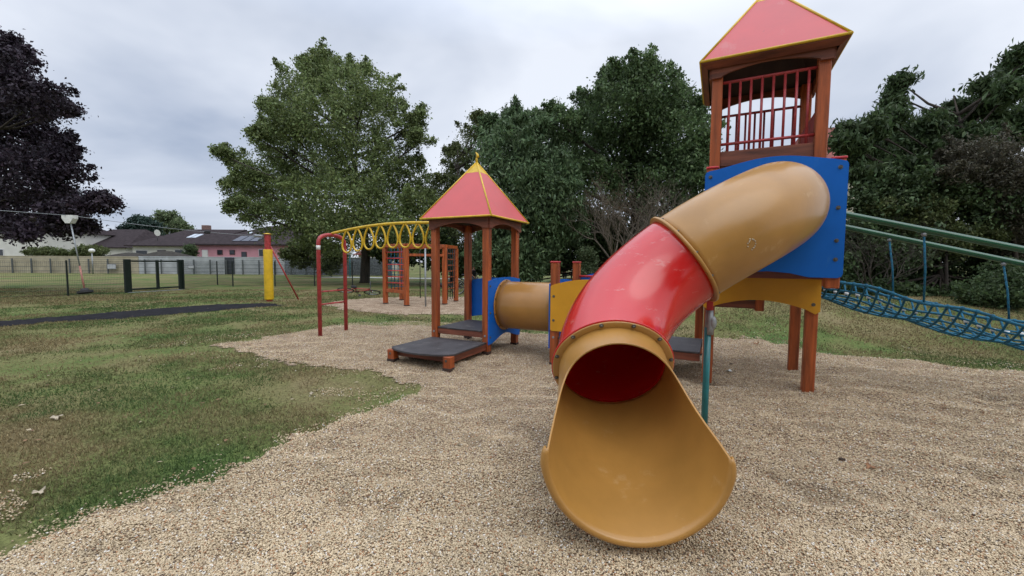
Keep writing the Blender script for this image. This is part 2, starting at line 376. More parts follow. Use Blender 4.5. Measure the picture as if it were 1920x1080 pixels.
o = npmesh('pebbles', V, Fc, pm, col=np.repeat(colr, 6, 0), smooth=True); tag(o, 'pale tan rounded pebbles of the play area gravel', 'gravel', kind='stuff')

n = 520000
x, y = scatter(n, 2.0, 20, pw=.85)
e_ = np.maximum(edge(main_gravel, x, y, .12), edge(net_gravel, x, y, .2))
ed = edge(dark_strip, x, y, .12)
thin = np.clip((fbm(x, y, .9, 51)-.30)*4, .12, 1)
keep = (e_ < 0) & (ed < 0) & (rng.random(n) < thin*np.clip(-e_/.25+.25, 0, 1)) | ((e_ < .22) & (e_ > 0) & (rng.random(n) < .16*(fbm(x, y, 5, 91) > .45)))
x, y = x[keep], y[keep]; n = len(x)
lh = (.018+rng.random(n)*.028)*(1+.5*(np.abs(e_[keep]) < .15)*rng.random(n))*np.clip(.8+.05*y, .8, 1.5); wd = (.0022+rng.random(n)*.0022)*np.clip(y/3, 1, 5)
th = rng.random(n)*6.283; ln = rng.random(n)*.9+.2; la = rng.random(n)*6.283
zb = height(x, y)-.002
dx, dy = np.cos(th)*wd, np.sin(th)*wd
V = np.stack([np.stack([x-dx, y-dy, zb], 1), np.stack([x+dx, y+dy, zb], 1),
              np.stack([x+np.cos(la)*lh*ln, y+np.sin(la)*lh*ln, zb+lh*(1.1-.6*ln)], 1)], 1).reshape(-1, 3)
Fc = np.arange(n*3).reshape(-1, 3)
t_ = np.clip((fbm(x, y, .7, 61)-.28)*3.0+(fbm(x, y, 3.5, 63)-.5)*1.2+(rng.random(n)-.5)*.6, 0, 1)[:, None]
colr = np.array([.080, .132, .040])*(1-t_)+np.array([.25, .195, .10])*t_; colr *= (.55+rng.random(n)[:, None]*1.0)
gmt = mat('grass_blade', (1, 1, 1), .7, 0, 5, attr='tone', transl=.3, spec=.2, col2=(.9, .9, .9))
o = npmesh('grass', V, Fc, gmt, col=np.repeat(colr, 3, 0)); tag(o, 'short patchy green and straw coloured lawn grass', 'grass', kind='stuff')

# small dry leaf bits strewn over lawn and gravel (stuff)
n = 900; x, y = scatter(n, 2.2, 14, pw=.8); zb = height(x, y)+.02; s_ = (.010+.018*rng.random(n))
kp = (sdist(main_gravel, x, y) < .2) | (rng.random(n) < .25); kp &= ~((x < .5) & (rng.random(n) < .55)); x, y, zb, s_ = x[kp], y[kp], zb[kp], s_[kp]; n = len(x)
th = rng.random(n)*6.283; q_ = np.array([[-1, 0, 0], [-.2, .55, .3], [1, 0, .1], [-.1, -.5, .35]])
V = np.stack([np.stack([x+(np.cos(th)*a-np.sin(th)*b)*s_, y+(np.sin(th)*a+np.cos(th)*b)*s_, zb+c*s_*rng.random(n)], 1) for a, b, c in q_], 1).reshape(-1, 3)
cl = np.where(rng.random(n)[:, None] < .5, np.array([.42, .34, .22]), np.array([.22, .12, .06]))*(.7+.5*rng.random(n)[:, None])
o = npmesh('leaf_litter', V, np.arange(4*n).reshape(-1, 4), mat('litter', (1, 1, 1), .8, 0, 5, attr='tone', col2=(.9, .9, .9)), col=np.repeat(cl, 4, 0)); tag(o, 'tiny dry leaf bits strewn over the lawn and gravel', 'leaf litter', kind='stuff')

# ------------------------------------------------------------------ play system frames
PHI = .467
A = Vector((math.cos(PHI), -math.sin(PHI), 0)); B = Vector((math.sin(PHI), math.cos(PHI), 0)); Z = Vector((0, 0, 1))
RZ = Matrix.Rotation(-PHI, 3, 'Z')
O1 = Vector((-.379, 6.128, 0)); O2 = Vector((3.099, 4.203, 0)); SD = .95
def U(a, b, z): return O1 + A*a + B*b + Z*z
def T(a, b, z): return O2 + A*a + B*b + Z*z
PW = .105
_bolt = None
def bolt(pos, nrm, parent, r=.011, m_=None):
    b = MB(); nrm = nrm.normalized(); b.cyl(pos-nrm*.002, pos+nrm*.004, r*1.5, 12); b.cyl(pos+nrm*.004, pos+nrm*.012, r, 6, r*.8)
    return b.build('bolt', m_ or boltm, parent)
def post(parent, base, h, z0=-.05, cap=False, m_=None, w=PW):
    b = MB(); b.box(base+Z*((z0+h)/2), (w, w, h-z0), RZ, .008); o = b.build('post', m_ or wood, parent)
    if z0 <= .03:
        f_ = MB(); g_ = float(height(base.x, base.y)); f_.box(base+Z*(g_+.012), (w+.006, w+.006, .07), RZ, .004); f_.build('post_foot', darkw, o)
    if cap:
        c = MB(); c.box(base+Z*(h+.010), (w+.012, w+.012, .022), RZ, .006); c.build('post_cap', capred, o)
    return o
def beam(parent, p0, p1, w, h, m_=None, name='beam'):
    d = p1-p0; R = Matrix.Rotation(math.atan2(d.y, d.x), 3, 'Z')
    b = MB(); b.box((p0+p1)/2, (d.length, w, h), R, .005); return b.build(name, m_ or woodd, parent)
def panel(parent, name, org, xd, nrm, outline, th, m_, bolts=(), label=None):
    """outline in (x, z) metres along xd and up; thickness along nrm"""
    b = MB(); b.poly([org+xd*p[0]+Z*p[1] for p in outline], nrm*th); 
    bmesh.ops.bevel(b.b, geom=[e for e in b.b.edges if abs((e.verts[0].co-e.verts[1].co).dot(nrm)) < 1e-4], offset=.003, segments=2, affect='EDGES')
    o = b.build(name, m_, parent)
    for q in bolts: bolt(org+xd*q[0]+Z*q[1]+nrm*th, nrm, o, .012)
    if label: o['label'] = label
    return o
def arch_outline(w, z0, z1, top=0.0, bot=0.0, r=.03, n=14):
    """rectangle with arched top (rise top) and arched bottom (rise bot), rounded corners"""
    pts = []
    for i in range(n+1):
        t = i/n; pts.append((w*t, z0+bot*math.sin(PI*t)**1.0))
    pts = [(r*.0, z0+r)] + [(max(r, min(w-r, p[0])), p[1]) for p in pts] + [(w, z0+r)]
    q = []
    for i in range(n+1):
        t = 1-i/n; q.append((max(r, min(w-r, w*t)), z1+top*math.sin(PI*t)))
    pts += [(w, z1-r)] + q + [(0, z1-r)]
    out_ = []
    for p in pts:
        if not out_ or (abs(p[0]-out_[-1][0])+abs(p[1]-out_[-1][1])) > 1e-4: out_.append(p)
    return out_
def roof(parent, cen, ze, h, half, fascia=.10, finial=True):
    """four-sided roof: cen = plan centre"""
    cs = [cen+A*sa*half+B*sb*half+Z*ze for sa, sb in ((-1, -1), (1, -1), (1, 1), (-1, 1))]
    ap = cen+Z*(ze+h)
    for i in range(4):
        p, q = cs[i], cs[(i+1) % 4]; b = MB(); nrm = (q-p).cross(ap-p).normalized()
        t = .80
        b.poly([p, q, q.lerp(ap, t), p.lerp(ap, t)], -nrm*.012)
        o = b.build('roof_panel', roofred, parent)
        k = MB(); k.poly([p.lerp(ap, t)+nrm*.001, q.lerp(ap, t)+nrm*.001, ap+nrm*.001], -nrm*.013); k.build('roof_tip', yel, parent)
        ub = MB(); ub.poly([p.lerp(cen+Z*ze, .03)-nrm*.02, q.lerp(cen+Z*ze, .03)-nrm*.02, ap-Z*.06], -nrm*.010); ub.build('roof_boarding', darkw, parent)
        h_ = MB(); h_.tube([p, ap+Z*.0], .013, 8); h_.build('hip_trim', yel, parent)
        e = MB(); e.tube([p, q], .014, 8); e.build('eave_trim', yel, parent)
        # fascia skirt just inside the eave
    if finial:
        f = MB(); f.tube([ap-Z*.02, ap+Z*.05, ap+Z*.08], [.022, .02, .012], 10)
        f.tube([ap+Z*.06-A*.01, ap+Z*.09+A*.022, ap+Z*.12+A*.012, ap+Z*.165-A*.022], [.012, .026, .02, .003], 10)
        f.build('finial', yel, parent)
# ------------------------------------------------------------------ pavilion
pv = thing('play_pavilion', 'open wooden playhouse with red pyramid roof and grey entry decks left of the tunnel', 'playhouse', U(-SD/2, SD/2, 0))
ZE = 2.083; EH = .171+SD/2
pp = [(-SD, 0), (0, 0), (0, SD), (-SD, SD)]
for a, b in pp: post(pv, U(a, b, 0), ZE-.02)
roof(pv, U(-SD/2, SD/2, 0), ZE, .953, EH)
def arch_beams(par, fn, ze):
    for (a0, b0, a1, b1) in ((-SD, 0, 0, 0), (0, 0, 0, SD), (0, SD, -SD, SD), (-SD, SD, -SD, 0)):
        p, q = fn(a0, b0, 0), fn(a1, b1, 0); d = (q-p).normalized(); nr = Vector((d.y, -d.x, 0))
        L_ = SD+PW+.02; og = p-d*(PW/2+.01)+nr*(PW/2+.001)
        o_ = [(0, ze-.165), (PW, ze-.165)]
        for i in range(15):
            t = i/14; o_.append((PW+(L_-2*PW)*t, ze-.15+.075*math.sin(PI*t)**.8))
        o_ += [(L_-PW, ze-.165), (L_, ze-.165), (L_, ze-.012), (0, ze-.012)]
        b = MB(); b.poly([og+d*x+Z*z for x, z in o_], nr*.028); b.build('arched_beam', woodd, par)
arch_beams(pv, U, ZE)
def deck(par, fn, a0, a1, b0, b1, z, name='deck', th=.022, skirt=.09, inset=.0):
    b = MB(); b.box(fn((a0+a1)/2, (b0+b1)/2, z-th/2), (a1-a0, b1-b0, th), RZ, .004); o = b.build(name, deckm, par)
    for (p, q) in ((fn(a0, b0+.03, z-th-skirt/2), fn(a1, b0+.03, z-th-skirt/2)), (fn(a0, b1-.03, z-th-skirt/2), fn(a1, b1-.03, z-th-skirt/2))):
        beam(par, p, q, .045, skirt)
    for (p, q) in ((fn(a0+.03, b0+.06, z-th-skirt/2), fn(a0+.03, b1-.06, z-th-skirt/2)), (fn(a1-.03, b0+.06, z-th-skirt/2), fn(a1-.03, b1-.06, z-th-skirt/2))):
        beam(par, p, q, .045, skirt-.004)
    return o
deck(pv, U, -SD+PW/2, -PW/2, -.03, SD-PW/2, .375)
# low deck with rounded end
ol = [(-SD-.03, -PW/2-.002), (.03, -PW/2-.002)]
for i in range(0, 21):
    t = i/20; ol.append((.055-(SD+.11)*t, -.94-.19*math.sin(PI*t)**.6))
b = MB(); b.poly([U(a, bb, .185) for a, bb in ol], Z*.022); b.build('entry_deck', deckm, pv)
for a in (-SD, 0): beam(pv, U(a, -PW/2, .135), U(a, -.99, .135), .05, .095)
beam(pv, U(-SD+.03, -.93, .135), U(-.03, -.93, .135), .05, .09)
for a in (-SD, 0):
    o = post(pv, U(a, -.98, 0), .183, .02, w=.115); bolt(U(a, -.98-.0575, .13), -B, o)
for a, b_ in ((-SD, 0), (0, 0)): bolt(U(a, b_-PW/2, .30), -B, pv, .012, galv)
pb = arch_outline(SD+.06, .17, .98, .06, .10, .04)
def wave_outline(w, z0, z1, n=20):
    o_ = []
    for i in range(n+1):
        t = i/n; o_.append((w*t, z0+.11*math.sin(PI*t)**2))
    for i in range(n+1):
        t = 1-i/n; o_.append((w*t, z1+.055*math.sin(PI*t)**2+.012*math.sin(3*PI*t)))
    return o_
panel(pv, 'tunnel_panel', U(PW/2+.001, -PW/2-.005, 0), B, A, wave_outline(SD+PW+.01, .17, 1.13), .018, blue,
      [(.04, .28), (.04, .65), (.04, 1.05), (SD+.06, .28), (SD+.06, .65), (SD+.06, 1.05)])
panel(pv, 'back_panel', U(-SD+.02, SD+PW/2+.001, 0), A, B, arch_outline(SD-.04, .42, 1.08, .06, .05, .04), .018, blue)
# ------------------------------------------------------------------ tunnel
TR = .372
tn = thing('crawl_tunnel', 'ochre plastic crawl tunnel joining the red-roofed playhouse to the low platform', 'tunnel', U(.55, SD/2, .735))
def shell_tube(path, R, name, m_, par, seg=56, th=.009):
    b = MB(); b.tube(path, R, seg, caps=False); o = b.build(name, m_, par)
    md = o.modifiers.new('th', 'SOLIDIFY'); md.thickness = th; md.offset = -1
    return o
def ring(c, ax, R0, R1, th, seg=56):
    """annular flange"""
    ax = ax.normalized(); u = ax.orthogonal().normalized(); v = ax.cross(u); t = bmesh.new(); prof = [(R0, -th/2), (R1-.004, -th/2), (R1, -th/2+.004), (R1, th/2-.004), (R1-.004, th/2), (R0, th/2)]
    rr = []
    for k in range(seg):
        a = 2*PI*k/seg; d = u*math.cos(a)+v*math.sin(a); rr.append([t.verts.new(c+d*p[0]+ax*p[1]) for p in prof])
    for k in range(seg):
        p, q = rr[k], rr[(k+1) % seg]
        for j in range(len(prof)-1): t.faces.new((p[j], q[j], q[j+1], p[j+1]))
    b = MB(); b._add(t, True); return b
tc0, tc1 = U(PW/2+.02, SD/2, .735), U(1.094-PW/2-.02, SD/2, .735)
shell_tube([tc0.lerp(tc1, i/8) for i in range(9)], TR, 'tunnel_tube', ochre2, tn)
for c, dd in ((tc0, A), (tc1, -A)):
    fl = ring(c+dd*.009, A, TR-.004, TR+.03, .014).build('flange', ochre2, tn)
    for k in range(10):
        an = 2*PI*(k+.5)/10; bolt(c+dd*.017+(B*math.cos(an)+Z*math.sin(an))*(TR+.017), dd, fl, .007)
# ------------------------------------------------------------------ low platform between tunnel and tower
lp = thing('play_platform', 'low wooden platform with red-capped posts and yellow panel behind the red slide bend', 'platform', U(2.0, SD/2, 0))
S0 = 1.094
for a, b_ in ((S0, 0), (S0, SD), (S0+SD, 0), (S0+SD, SD)): post(lp, U(a, b_, 0), 1.41, cap=True)
deck(lp, U, S0+PW/2, S0+SD-PW/2, -.02, SD, .38)
deck(lp, U, S0+SD+PW/2, 3.02-.08, -.12, SD-.1, .38, 'step_deck')
for a in (S0+SD+.56,): post(lp, U(a, -.06, 0), .355, w=.07)
panel(lp, 'yellow_panel', U(S0-PW/2+.01, -PW/2-.001, 0), A, -B, arch_outline(SD+PW-.02, .47, 1.10, .09, .0, .02), .018, orange,
      [(.05, .62), (.05, .95), (SD+.02, .62), (SD+.02, .95)])
panel(lp, 'tunnel_panel', U(S0-PW/2-.001, SD+PW/2, 0), -B, -A, wave_outline(SD+PW, .22, 1.12), .018, blue)
panel(lp, 'back_panel', U(S0+.02, SD+PW/2+.001, 0), A, B, arch_outline(SD-.04, .55, 1.18, .09, .0, .04), .018, blue)
for z in (1.20, 1.10):
    beam_ = MB(); beam_.tube([U(S0+SD, SD, z), U(S0+SD+.95, SD-.05, z+.02)], .018, 10); beam_.build('rail', capred, lp)
    beam_ = MB(); beam_.tube([U(S0, SD*.98, z), U(S0+SD, SD*.98, z)], .018, 10); beam_.build('rail', capred, lp)
bolt(U(S0, -PW/2, .38), -B, lp, .011, galv)
# ------------------------------------------------------------------ tower
ZT = 3.584; HG = 2.66
tw = thing('play_tower', 'tall wooden tower with pink-red pyramid roof and big blue panel behind the slide', 'tower', T(-SD/2, SD/2, 0))
for a, b_ in pp: post(tw, T(a, b_, 0), ZT-.02, .05)
roof(tw, T(-SD/2, SD/2, 0), ZT, .953, EH)
arch_beams(tw, T, ZT)
# dark boarded soffit skirt under the eaves
for i, (sa, sb) in enumerate(((0, -1), (1, 0), (0, 1), (-1, 0))):
    c = T(-SD/2, SD/2, 0); n_ = A*sa+B*sb; t_d = Vector((-n_.y, n_.x, 0))
    p0 = c+n_*(EH-.004)-t_d*(EH-.004)+Z*(ZT-.012); p1 = c+n_*(EH-.004)+t_d*(EH-.004)+Z*(ZT-.012)
    q0 = c+n_*(SD/2+.10)-t_d*(SD/2+.10)+Z*(ZT-.055); q1 = c+n_*(SD/2+.10)+t_d*(SD/2+.10)+Z*(ZT-.055)
    b = MB(); b.poly([p0, p1, q1, q0], -Z*.012); b.build('soffit', woodd, tw)
# railings high between posts
def railing(par, p, q, z0, z1, n, m_, r=.013):
    b = MB(); b.tube([p+Z*z0, q+Z*z0], r*1.25, 10); b.tube([p+Z*z1, q+Z*z1], r*1.25, 10)
    for i in range(n):
        t = (i+.7)/(n+.4); w = p.lerp(q, t); b.tube([w+Z*(z0-.12), w+Z*z1], r, 8)
    return b.build('railing', m_, par)
railing(tw, T(-SD+.05, -.01, 0), T(-.05, -.01, 0), 2.72, 3.38, 8, redm)
railing(tw, T(-SD+.05, SD, 0), T(-.05, SD, 0), 2.72, 3.32, 8, redm)
beam(tw, T(-SD+.05, SD, 2.60), T(-.05, SD, 2.60), .05, .14, woodd)
beam(tw, T(-SD+.05, 0, 2.56), T(-.05, 0, 2.56), .05, .16, woodd)
beam(tw, T(-PW/2+.02, .08, 2.72), T(-PW/2+.02, SD-.08, 2.72), .03, .5, redm, 'side_board')
# slide bay carried in front of the posts
K = .50; AL, AR = -SD-.06, .115
for a in (AL+.05, AR-.05):
    for b_ in (-K+PW/2+.005, ): 
        post(tw, T(a, b_, 0), 2.37 if a < 0 else 2.36, 1.19, True)
    post(tw, T(a, .0, 0) if False else T(a, -.02, 0), 2.37, 1.19, True)
deck(tw, T, AL+.02, AR-.02, -K+.16, SD-.05, 1.38, skirt=.09)
zt0, zt1 = 1.285, 2.34
ol = []
w_ = AR-AL+.03
for i in range(25):
    t = i/24; ol.append((w_*t if 0 < i < 24 else (.0 if i == 0 else w_), zt0+.035*math.cos(2*PI*t*1.0)*-.6+.03-.0))
ol = [(.04, zt0+.01), (w_*.3, zt0+.04), (w_*.5, zt0+.055), (w_*.65, zt0+.04), (w_*.78, zt0+.003), (w_-.04, zt0), (w_-.012, zt0+.012), (w_, zt0+.04),
      (w_, zt1-.035), (w_-.012, zt1-.01), (w_-.04, zt1)]
for i in range(1, 16):
    t = 1-i/16; ol.append((.04+(w_-.08)*t, zt1+.01+.085*math.sin(PI*min(1, max(0, t)))**1.3-.012*(1-t)))
ol += [(.04, zt1), (.012, zt1-.012), (0, zt1-.04), (0, zt0+.05), (.012, zt0+.02)]
panel(tw, 'slide_panel', T(AL-.015, -K, 0), A, -B, ol, .02, blue,
      [(.05, zt1-.06), (w_-.06, zt1-.06), (w_-.06, zt1-.42), (w_-.06, zt0+.34), (w_-.06, zt0+.17), (.05, zt0+.3), (.05, zt0+.1)])
ol = [(0, .93), (.04, .90)]
for i in range(1, 12):
    t = i/12; ol.append((.04+(SD+PW-.06)*t, .905+.12*math.sin(PI*t)**.8))
ol += [(SD+PW-.02, .90), (SD+PW+.02, .93), (SD+PW+.02, 1.26), (0, 1.26)]
panel(tw, 'yellow_panel', T(-SD-PW/2-.01, -PW/2-.001, 0), A, -B, ol, .02, orange, [(SD+PW-.04, 1.0), (.04, 1.0)])
deck(tw, T, -SD-.2, -.35, SD+.05, SD+.55, .95, 'back_step', skirt=.10)
for a in (-.38,): post(tw, T(a, SD+.1, 0), .98, .80)
post(tw, T(-SD-.15, SD+.5, 0), .92, -.05)
post(tw, T(-.40, SD+.5, 0), .92, .80)
# ------------------------------------------------------------------ slide
sl = thing('tube_slide', 'large ochre and red spiral tube slide with scoop exit in the gravel', 'slide', G(1195, 1010))
R = .38
d = ray(1452, 387); nrm = -B; c0p = T(0, -K-.02, 0)
C0 = Vector((0, 0, EYE)) + d*((c0p-Vector((0, 0, EYE))).dot(nrm)/d.dot(nrm))
CB = P(1280, 486, 3.30); TB = Vector((-.80, .10, -.585)).normalized()
CA = Vector((.695, 2.79, .686)); TA = Vector((-.08, -.862, -.50)).normalized()
def herm(p0, t0, p1, t1, n, k0=1., k1=1.):
    L_ = (p1-p0).length; o_ = []
    for i in range(n+1):
        s = i/n; h00 = 2*s**3-3*s**2+1; h10 = s**3-2*s**2+s; h01 = -2*s**3+3*s**2; h11 = s**3-s**2
        o_.append(p0*h00+t0*(h10*L_*k0)+p1*h01+t1*(h11*L_*k1))
    return o_
up_path = [C0]+herm(C0+nrm*.10, (nrm-Z*.12).normalized(), CB, TB, 26, 1.35, .9)
red_path = herm(CB, TB, CA, TA, 26, 1.15, 1.15)
ut = shell_tube(up_path, R, 'upper_tube', ochre, sl)
rb = shell_tube(red_path, R, 'bend_tube', redp, sl)
fl = ring(C0+nrm*.006, nrm, R-.004, R+.028, .012).build('flange', ochre, ut)
for k in range(12):
    an = 2*PI*k/12; u = A*math.cos(an)+Z*math.sin(an); bolt(C0+nrm*.013+u*(R+.016), nrm, fl, .007)
fl = ring(CB, TB, R-.004, R+.034, .022).build('flange', ochre, ut)
u = TB.orthogonal().normalized(); v = TB.cross(u)
for k in range(12):
    an = 2*PI*k/12; bolt(CB+(u*math.cos(an)+v*math.sin(an))*(R+.02)-TB*.012, -TB, fl, .007)
fl = ring(CA-TA*.008, TA, R-.03, R+.036, .014).build('flange', redp, rb)
RC = .358
fo = ring(CA+TA*.007, TA, RC-.004, R+.028, .014)
# exit chute: closed collar that opens into a scoop
def chute():
    LC = Vector((.590, 1.86, .492)); TL = Vector((-.11, -.99, -.05)).normalized()
    n, seg = 40, 96; path = herm(CA, TA, LC, TL, n, 1.0, 1.0)
    t = bmesh.new(); rings = []
    side = TA.cross(Z).normalized()
    def frame_at(s):
        f = min(s, 1)*n; i = min(int(f), n-1); c = path[i].lerp(path[i+1], f-i)
        T_ = (path[min(i+2, n)]-path[max(i-1, 0)]).normalized(); T2 = (path[min(i+1, n)]-path[max(i-1, 0)]).normalized()
        T_ = T2.lerp(T_, f-i).normalized() if i < n-1 else T2
        sd_ = T_.cross(Z).normalized(); dn = T_.cross(sd_).normalized()
        if dn.z > 0: dn = -dn
        return c, T_, sd_, dn, RC + .058*(min(s, 1)**1.7)
    s0 = .31; TM = PI*.53
    def s_end(a):
        x = (PI-abs(a))/(PI-TM)
        return 1.0 if x >= 1 else s0+(1-s0)*(.14*x*x+.86*x**7)
    cols = [-PI+2*PI*k/seg for k in range(seg+1)]
    for i in range(n+1):
        row = []
        for a in cols:
            s = s_end(a)*(1-(1-i/n)**1.0); c, T_, sd_, dn, r = frame_at(s)
            row.append(t.verts.new(c + dn*math.cos(a)*r + sd_*math.sin(a)*r))
        rings.append(row)
    c, T_, sd_, dn, r = frame_at(1.0)
    # rolled lip around the lower half
    kk = [k for k, a in enumerate(cols) if abs(a) <= TM]; prev = [rings[-1][k] for k in kk]
    for dr, bk in ((.006, -.010), (.020, -.010), (.032, .004), (.036, .024), (.036, .060)):
        row = []
        for k in kk:
            a = cols[k]; f = min(1, (TM-abs(a))/.22)**.5; f = max(f, .25)
            row.append(t.verts.new(c - T_*bk*f + (dn*math.cos(a)+sd_*math.sin(a))*(r+dr*f)))
        for q in range(len(kk)-1): t.faces.new((prev[q], prev[q+1], row[q+1], row[q]))
        prev = row
    for i in range(len(rings)-1):
        for k in range(seg): t.faces.new((rings[i][k], rings[i][k+1], rings[i+1][k+1], rings[i+1][k]))
    bmesh.ops.remove_doubles(t, verts=t.verts, dist=1e-5)
    b = MB(); b._add(t, True); o = b.build('exit_chute', ochre, sl)
    md = o.modifiers.new('th', 'SOLIDIFY'); md.thickness = .010; md.offset = 0
    fo.build('flange', ochre, o)
    u = (Z-TA*Z.dot(TA)).normalized(); v = TA.cross(u)
    for k in range(12):
        an = 2*PI*(k+.5)/12; bolt(CA+(u*math.cos(an)+v*math.sin(an))*(RC+.034)+TA*.014, TA, o, .010)
    for a in (-1.05, -.55, .35, .85): bolt(c-T_*.045+(dn*math.cos(a)+sd_*math.sin(a))*(r+.042), dn*math.cos(a)+sd_*math.sin(a), o, .010)
    return o
chute()
# pale scrape mark on the upper tube
bpy.context.view_layer.update()
def pick(o, px_, py_):
    dr_ = ray(px_, py_); h_, loc_, n_, _ = o.ray_cast(world_of(o).inverted() @ Vector((0, 0, EYE)), (world_of(o).to_3x3().inverted() @ dr_).normalized())
    return (world_of(o) @ loc_, n_) if h_ else (None, None)
b = MB(); hit = False
for k in range(16):
    an = 2*PI*k/16; l_, n_ = pick(ut, 1410+7*math.cos(an)+random.uniform(-1.5, 1.5), 458+9*math.sin(an)+random.uniform(-1.5, 1.5))
    if l_ is not None and random.random() < .85:
        hit = True; b.ball(l_, .006, 6, (1, 1, 1))
if hit: b.build('scrape_mark', mat('scrape', (.50, .42, .30), .8, .2, 60), ut)
# support pole
pt = P(1330, 600, 3.35); bt = Vector((pt.x-.01, pt.y, 0))
b = MB(); b.tube([bt-Z*.1, Vector((bt.x, bt.y, pt.z-.06))], .026, 16); po = b.build('support_pole', teal, sl)
b = MB(); b.tube([pt-Z*.12, pt-Z*.05, pt+Z*.0, pt+Z*.08], [.034, .034, .032, .028], 14); b.ball(pt+Vector((.02, -.01, -.02)), .042, 12, (.8, .8, 1.4)); br = b.build('bracket', galv, sl)
b = MB(); b.box(pt+Z*.12, (.05, .012, .16), RZ, .003); b.build('strap', capred, br)

# ------------------------------------------------------------------ rope bridge to the right
rbz = thing('rope_bridge', 'blue rope net bridge hung between two green pipes right of the tower', 'rope bridge', T(2.0, SD/2, 0))
def hp(a): return 1.985-.135*a*1.9     # handrail height along the bridge
def rail_pts(b_, n=20):
    o_ = []
    for i in range(n+1):
        a = .08+3.4*i/n; o_.append(T(a, b_, (1.98-.29*a)))
    return o_
for b_ in (.02, SD-.02):
    m_ = MB(); m_.tube(rail_pts(b_), .030, 14); m_.build('handrail', green, rbz)
NV = 11
def netpt(a, v):
    """a along, v across -1..1"""
    zt = 1.31-.22*a-.07*math.sin(PI*a/3.4); return T(a, SD/2+v*.40, zt-.24*(1-abs(v)**2.2)+.02*math.sin(a*9+v*3))
b = MB()
for j in range(NV):
    v = -1+2*j/(NV-1); b.tube([netpt(.05+3.4*i/40, v) for i in range(41)], .0095 if 0 < j < NV-1 else .014, 6)
na = 34
for i in range(na+1):
    a = .05+3.4*i/na; b.tube([netpt(a, -1+2*j/12) for j in range(13)], .0095, 6)
b.build('rope_net', rope, rbz)
kn = MB(); wb = MB()
for i in range(na+1):
    a = .05+3.4*i/na
    for v in (-1, 1): kn.ball(netpt(a, v), .021, 8)
    for v in (-.5, 0, .5): kn.ball(netpt(a, v), .014, 6)
tag(kn.build('rope_knots', rope, rbz), kind='stuff')
for i in range(1, na, 1):
    a = .05+3.4*i/na
    for v in (.70,): wb.tube([netpt(a, v)+Z*.012, netpt(a, v)+Z*.045], .020, 8)
tag(wb.build('rope_ferrules', white, rbz), kind='stuff')
def at_px(b_, px_):
    lo, hi = 0.0, 3.4
    for _ in range(30):
        md_ = (lo+hi)/2; q = T(md_, b_, 1.98-.29*md_)-Vector((0, 0, EYE)); x_ = 960+F*q.dot(rt)/q.dot(fw)
        lo, hi = (md_, hi) if x_ < px_ else (lo, md_)
    return lo
for a, b_, v in ((at_px(SD-.02, 1668), SD-.02, 1), (at_px(.02, 1733), .02, -1), (at_px(SD-.02, 1882), SD-.02, 1), (2.3, .02, -1), (3.0, SD-.02, 1)):
    zt = 1.98-.29*a
    p0 = T(a, b_, zt-.04); p1 = netpt(a+.05, v)
    m_ = MB(); m_.tube([p0, p0.lerp(p1, .5)+A*.01, p1], .0085, 8); o = m_.build('hanger_rope', rope, rbz)
    m_ = MB(); m_.ball(p0, .022, 8); m_.build('hanger_clamp', galv, o)
for b_ in (0, SD): post(rbz, T(3.55, b_, 0), 1.35, -.05, True)

# ------------------------------------------------------------------ overhead ring ladder
ml = thing('ring_ladder', 'yellow overhead ladder of teardrop rings on a red arch left of the playhouse', 'monkey bars', G(624, 626))
q0, q1 = G(600.5, 631), G(649, 621)
zt = 1.93
def arch_pts():
    pts = [q0-Z*.1, q0+Z*(zt-.22)]; dd = (q1-q0)
    for i in range(1, 12):
        t = i/12*PI; c = q0.lerp(q1, .5)
        rr = dd.length/2
        pts.append(c + dd.normalized()*(-math.cos(t))*rr*min(1, 1) + Z*(zt-.22+.20*math.sin(t)**.6))
    pts += [q1+Z*(zt-.22), q1-Z*.1]; return pts
b = MB(); b.tube(arch_pts(), .036, 16); b.build('arch_post', redm, ml)
for z_ in (.60, .84):
    b = MB(); b.tube([q0+Z*z_, q1+Z*z_], .015, 10); b.build('rung', redm, ml)
b = MB(); b.tube([q0+Z*1.62, q0+Z*1.70], .0375, 16); b.build('white_band', white, ml)
r0 = q0.lerp(q1, .5)+Z*(zt); r1 = U(-SD-.06, .16, 2.03)
def rail(t): 
    p = r0.lerp(r1, t); return p+Z*(.085*math.sin(PI*min(1, t*.92+.03))**.9*1.0 - .0)
b = MB(); b.tube([rail(i/30) for i in range(31)], .024, 12); b.build('top_rail', yel, ml)
dirr = (r1-r0); dirr.z = 0; dirr.normalize()
for k in range(8):
    t = .16+k*.112; c = rail(t); pts = []
    for i in range(24):
        a = 2*PI*i/24
        w = .155*math.sin(a)*(1 if True else 1)*(math.sin(a/2)**.9 if a < PI else math.sin((2*PI-a)/2)**.9)
        pts.append(c+dirr*w - Z*(.21-.21*math.cos(a)) - Z*.0)
    b = MB(); b.tube(pts, .0165, 8, closed=True); b.build('ring', yel, ml)

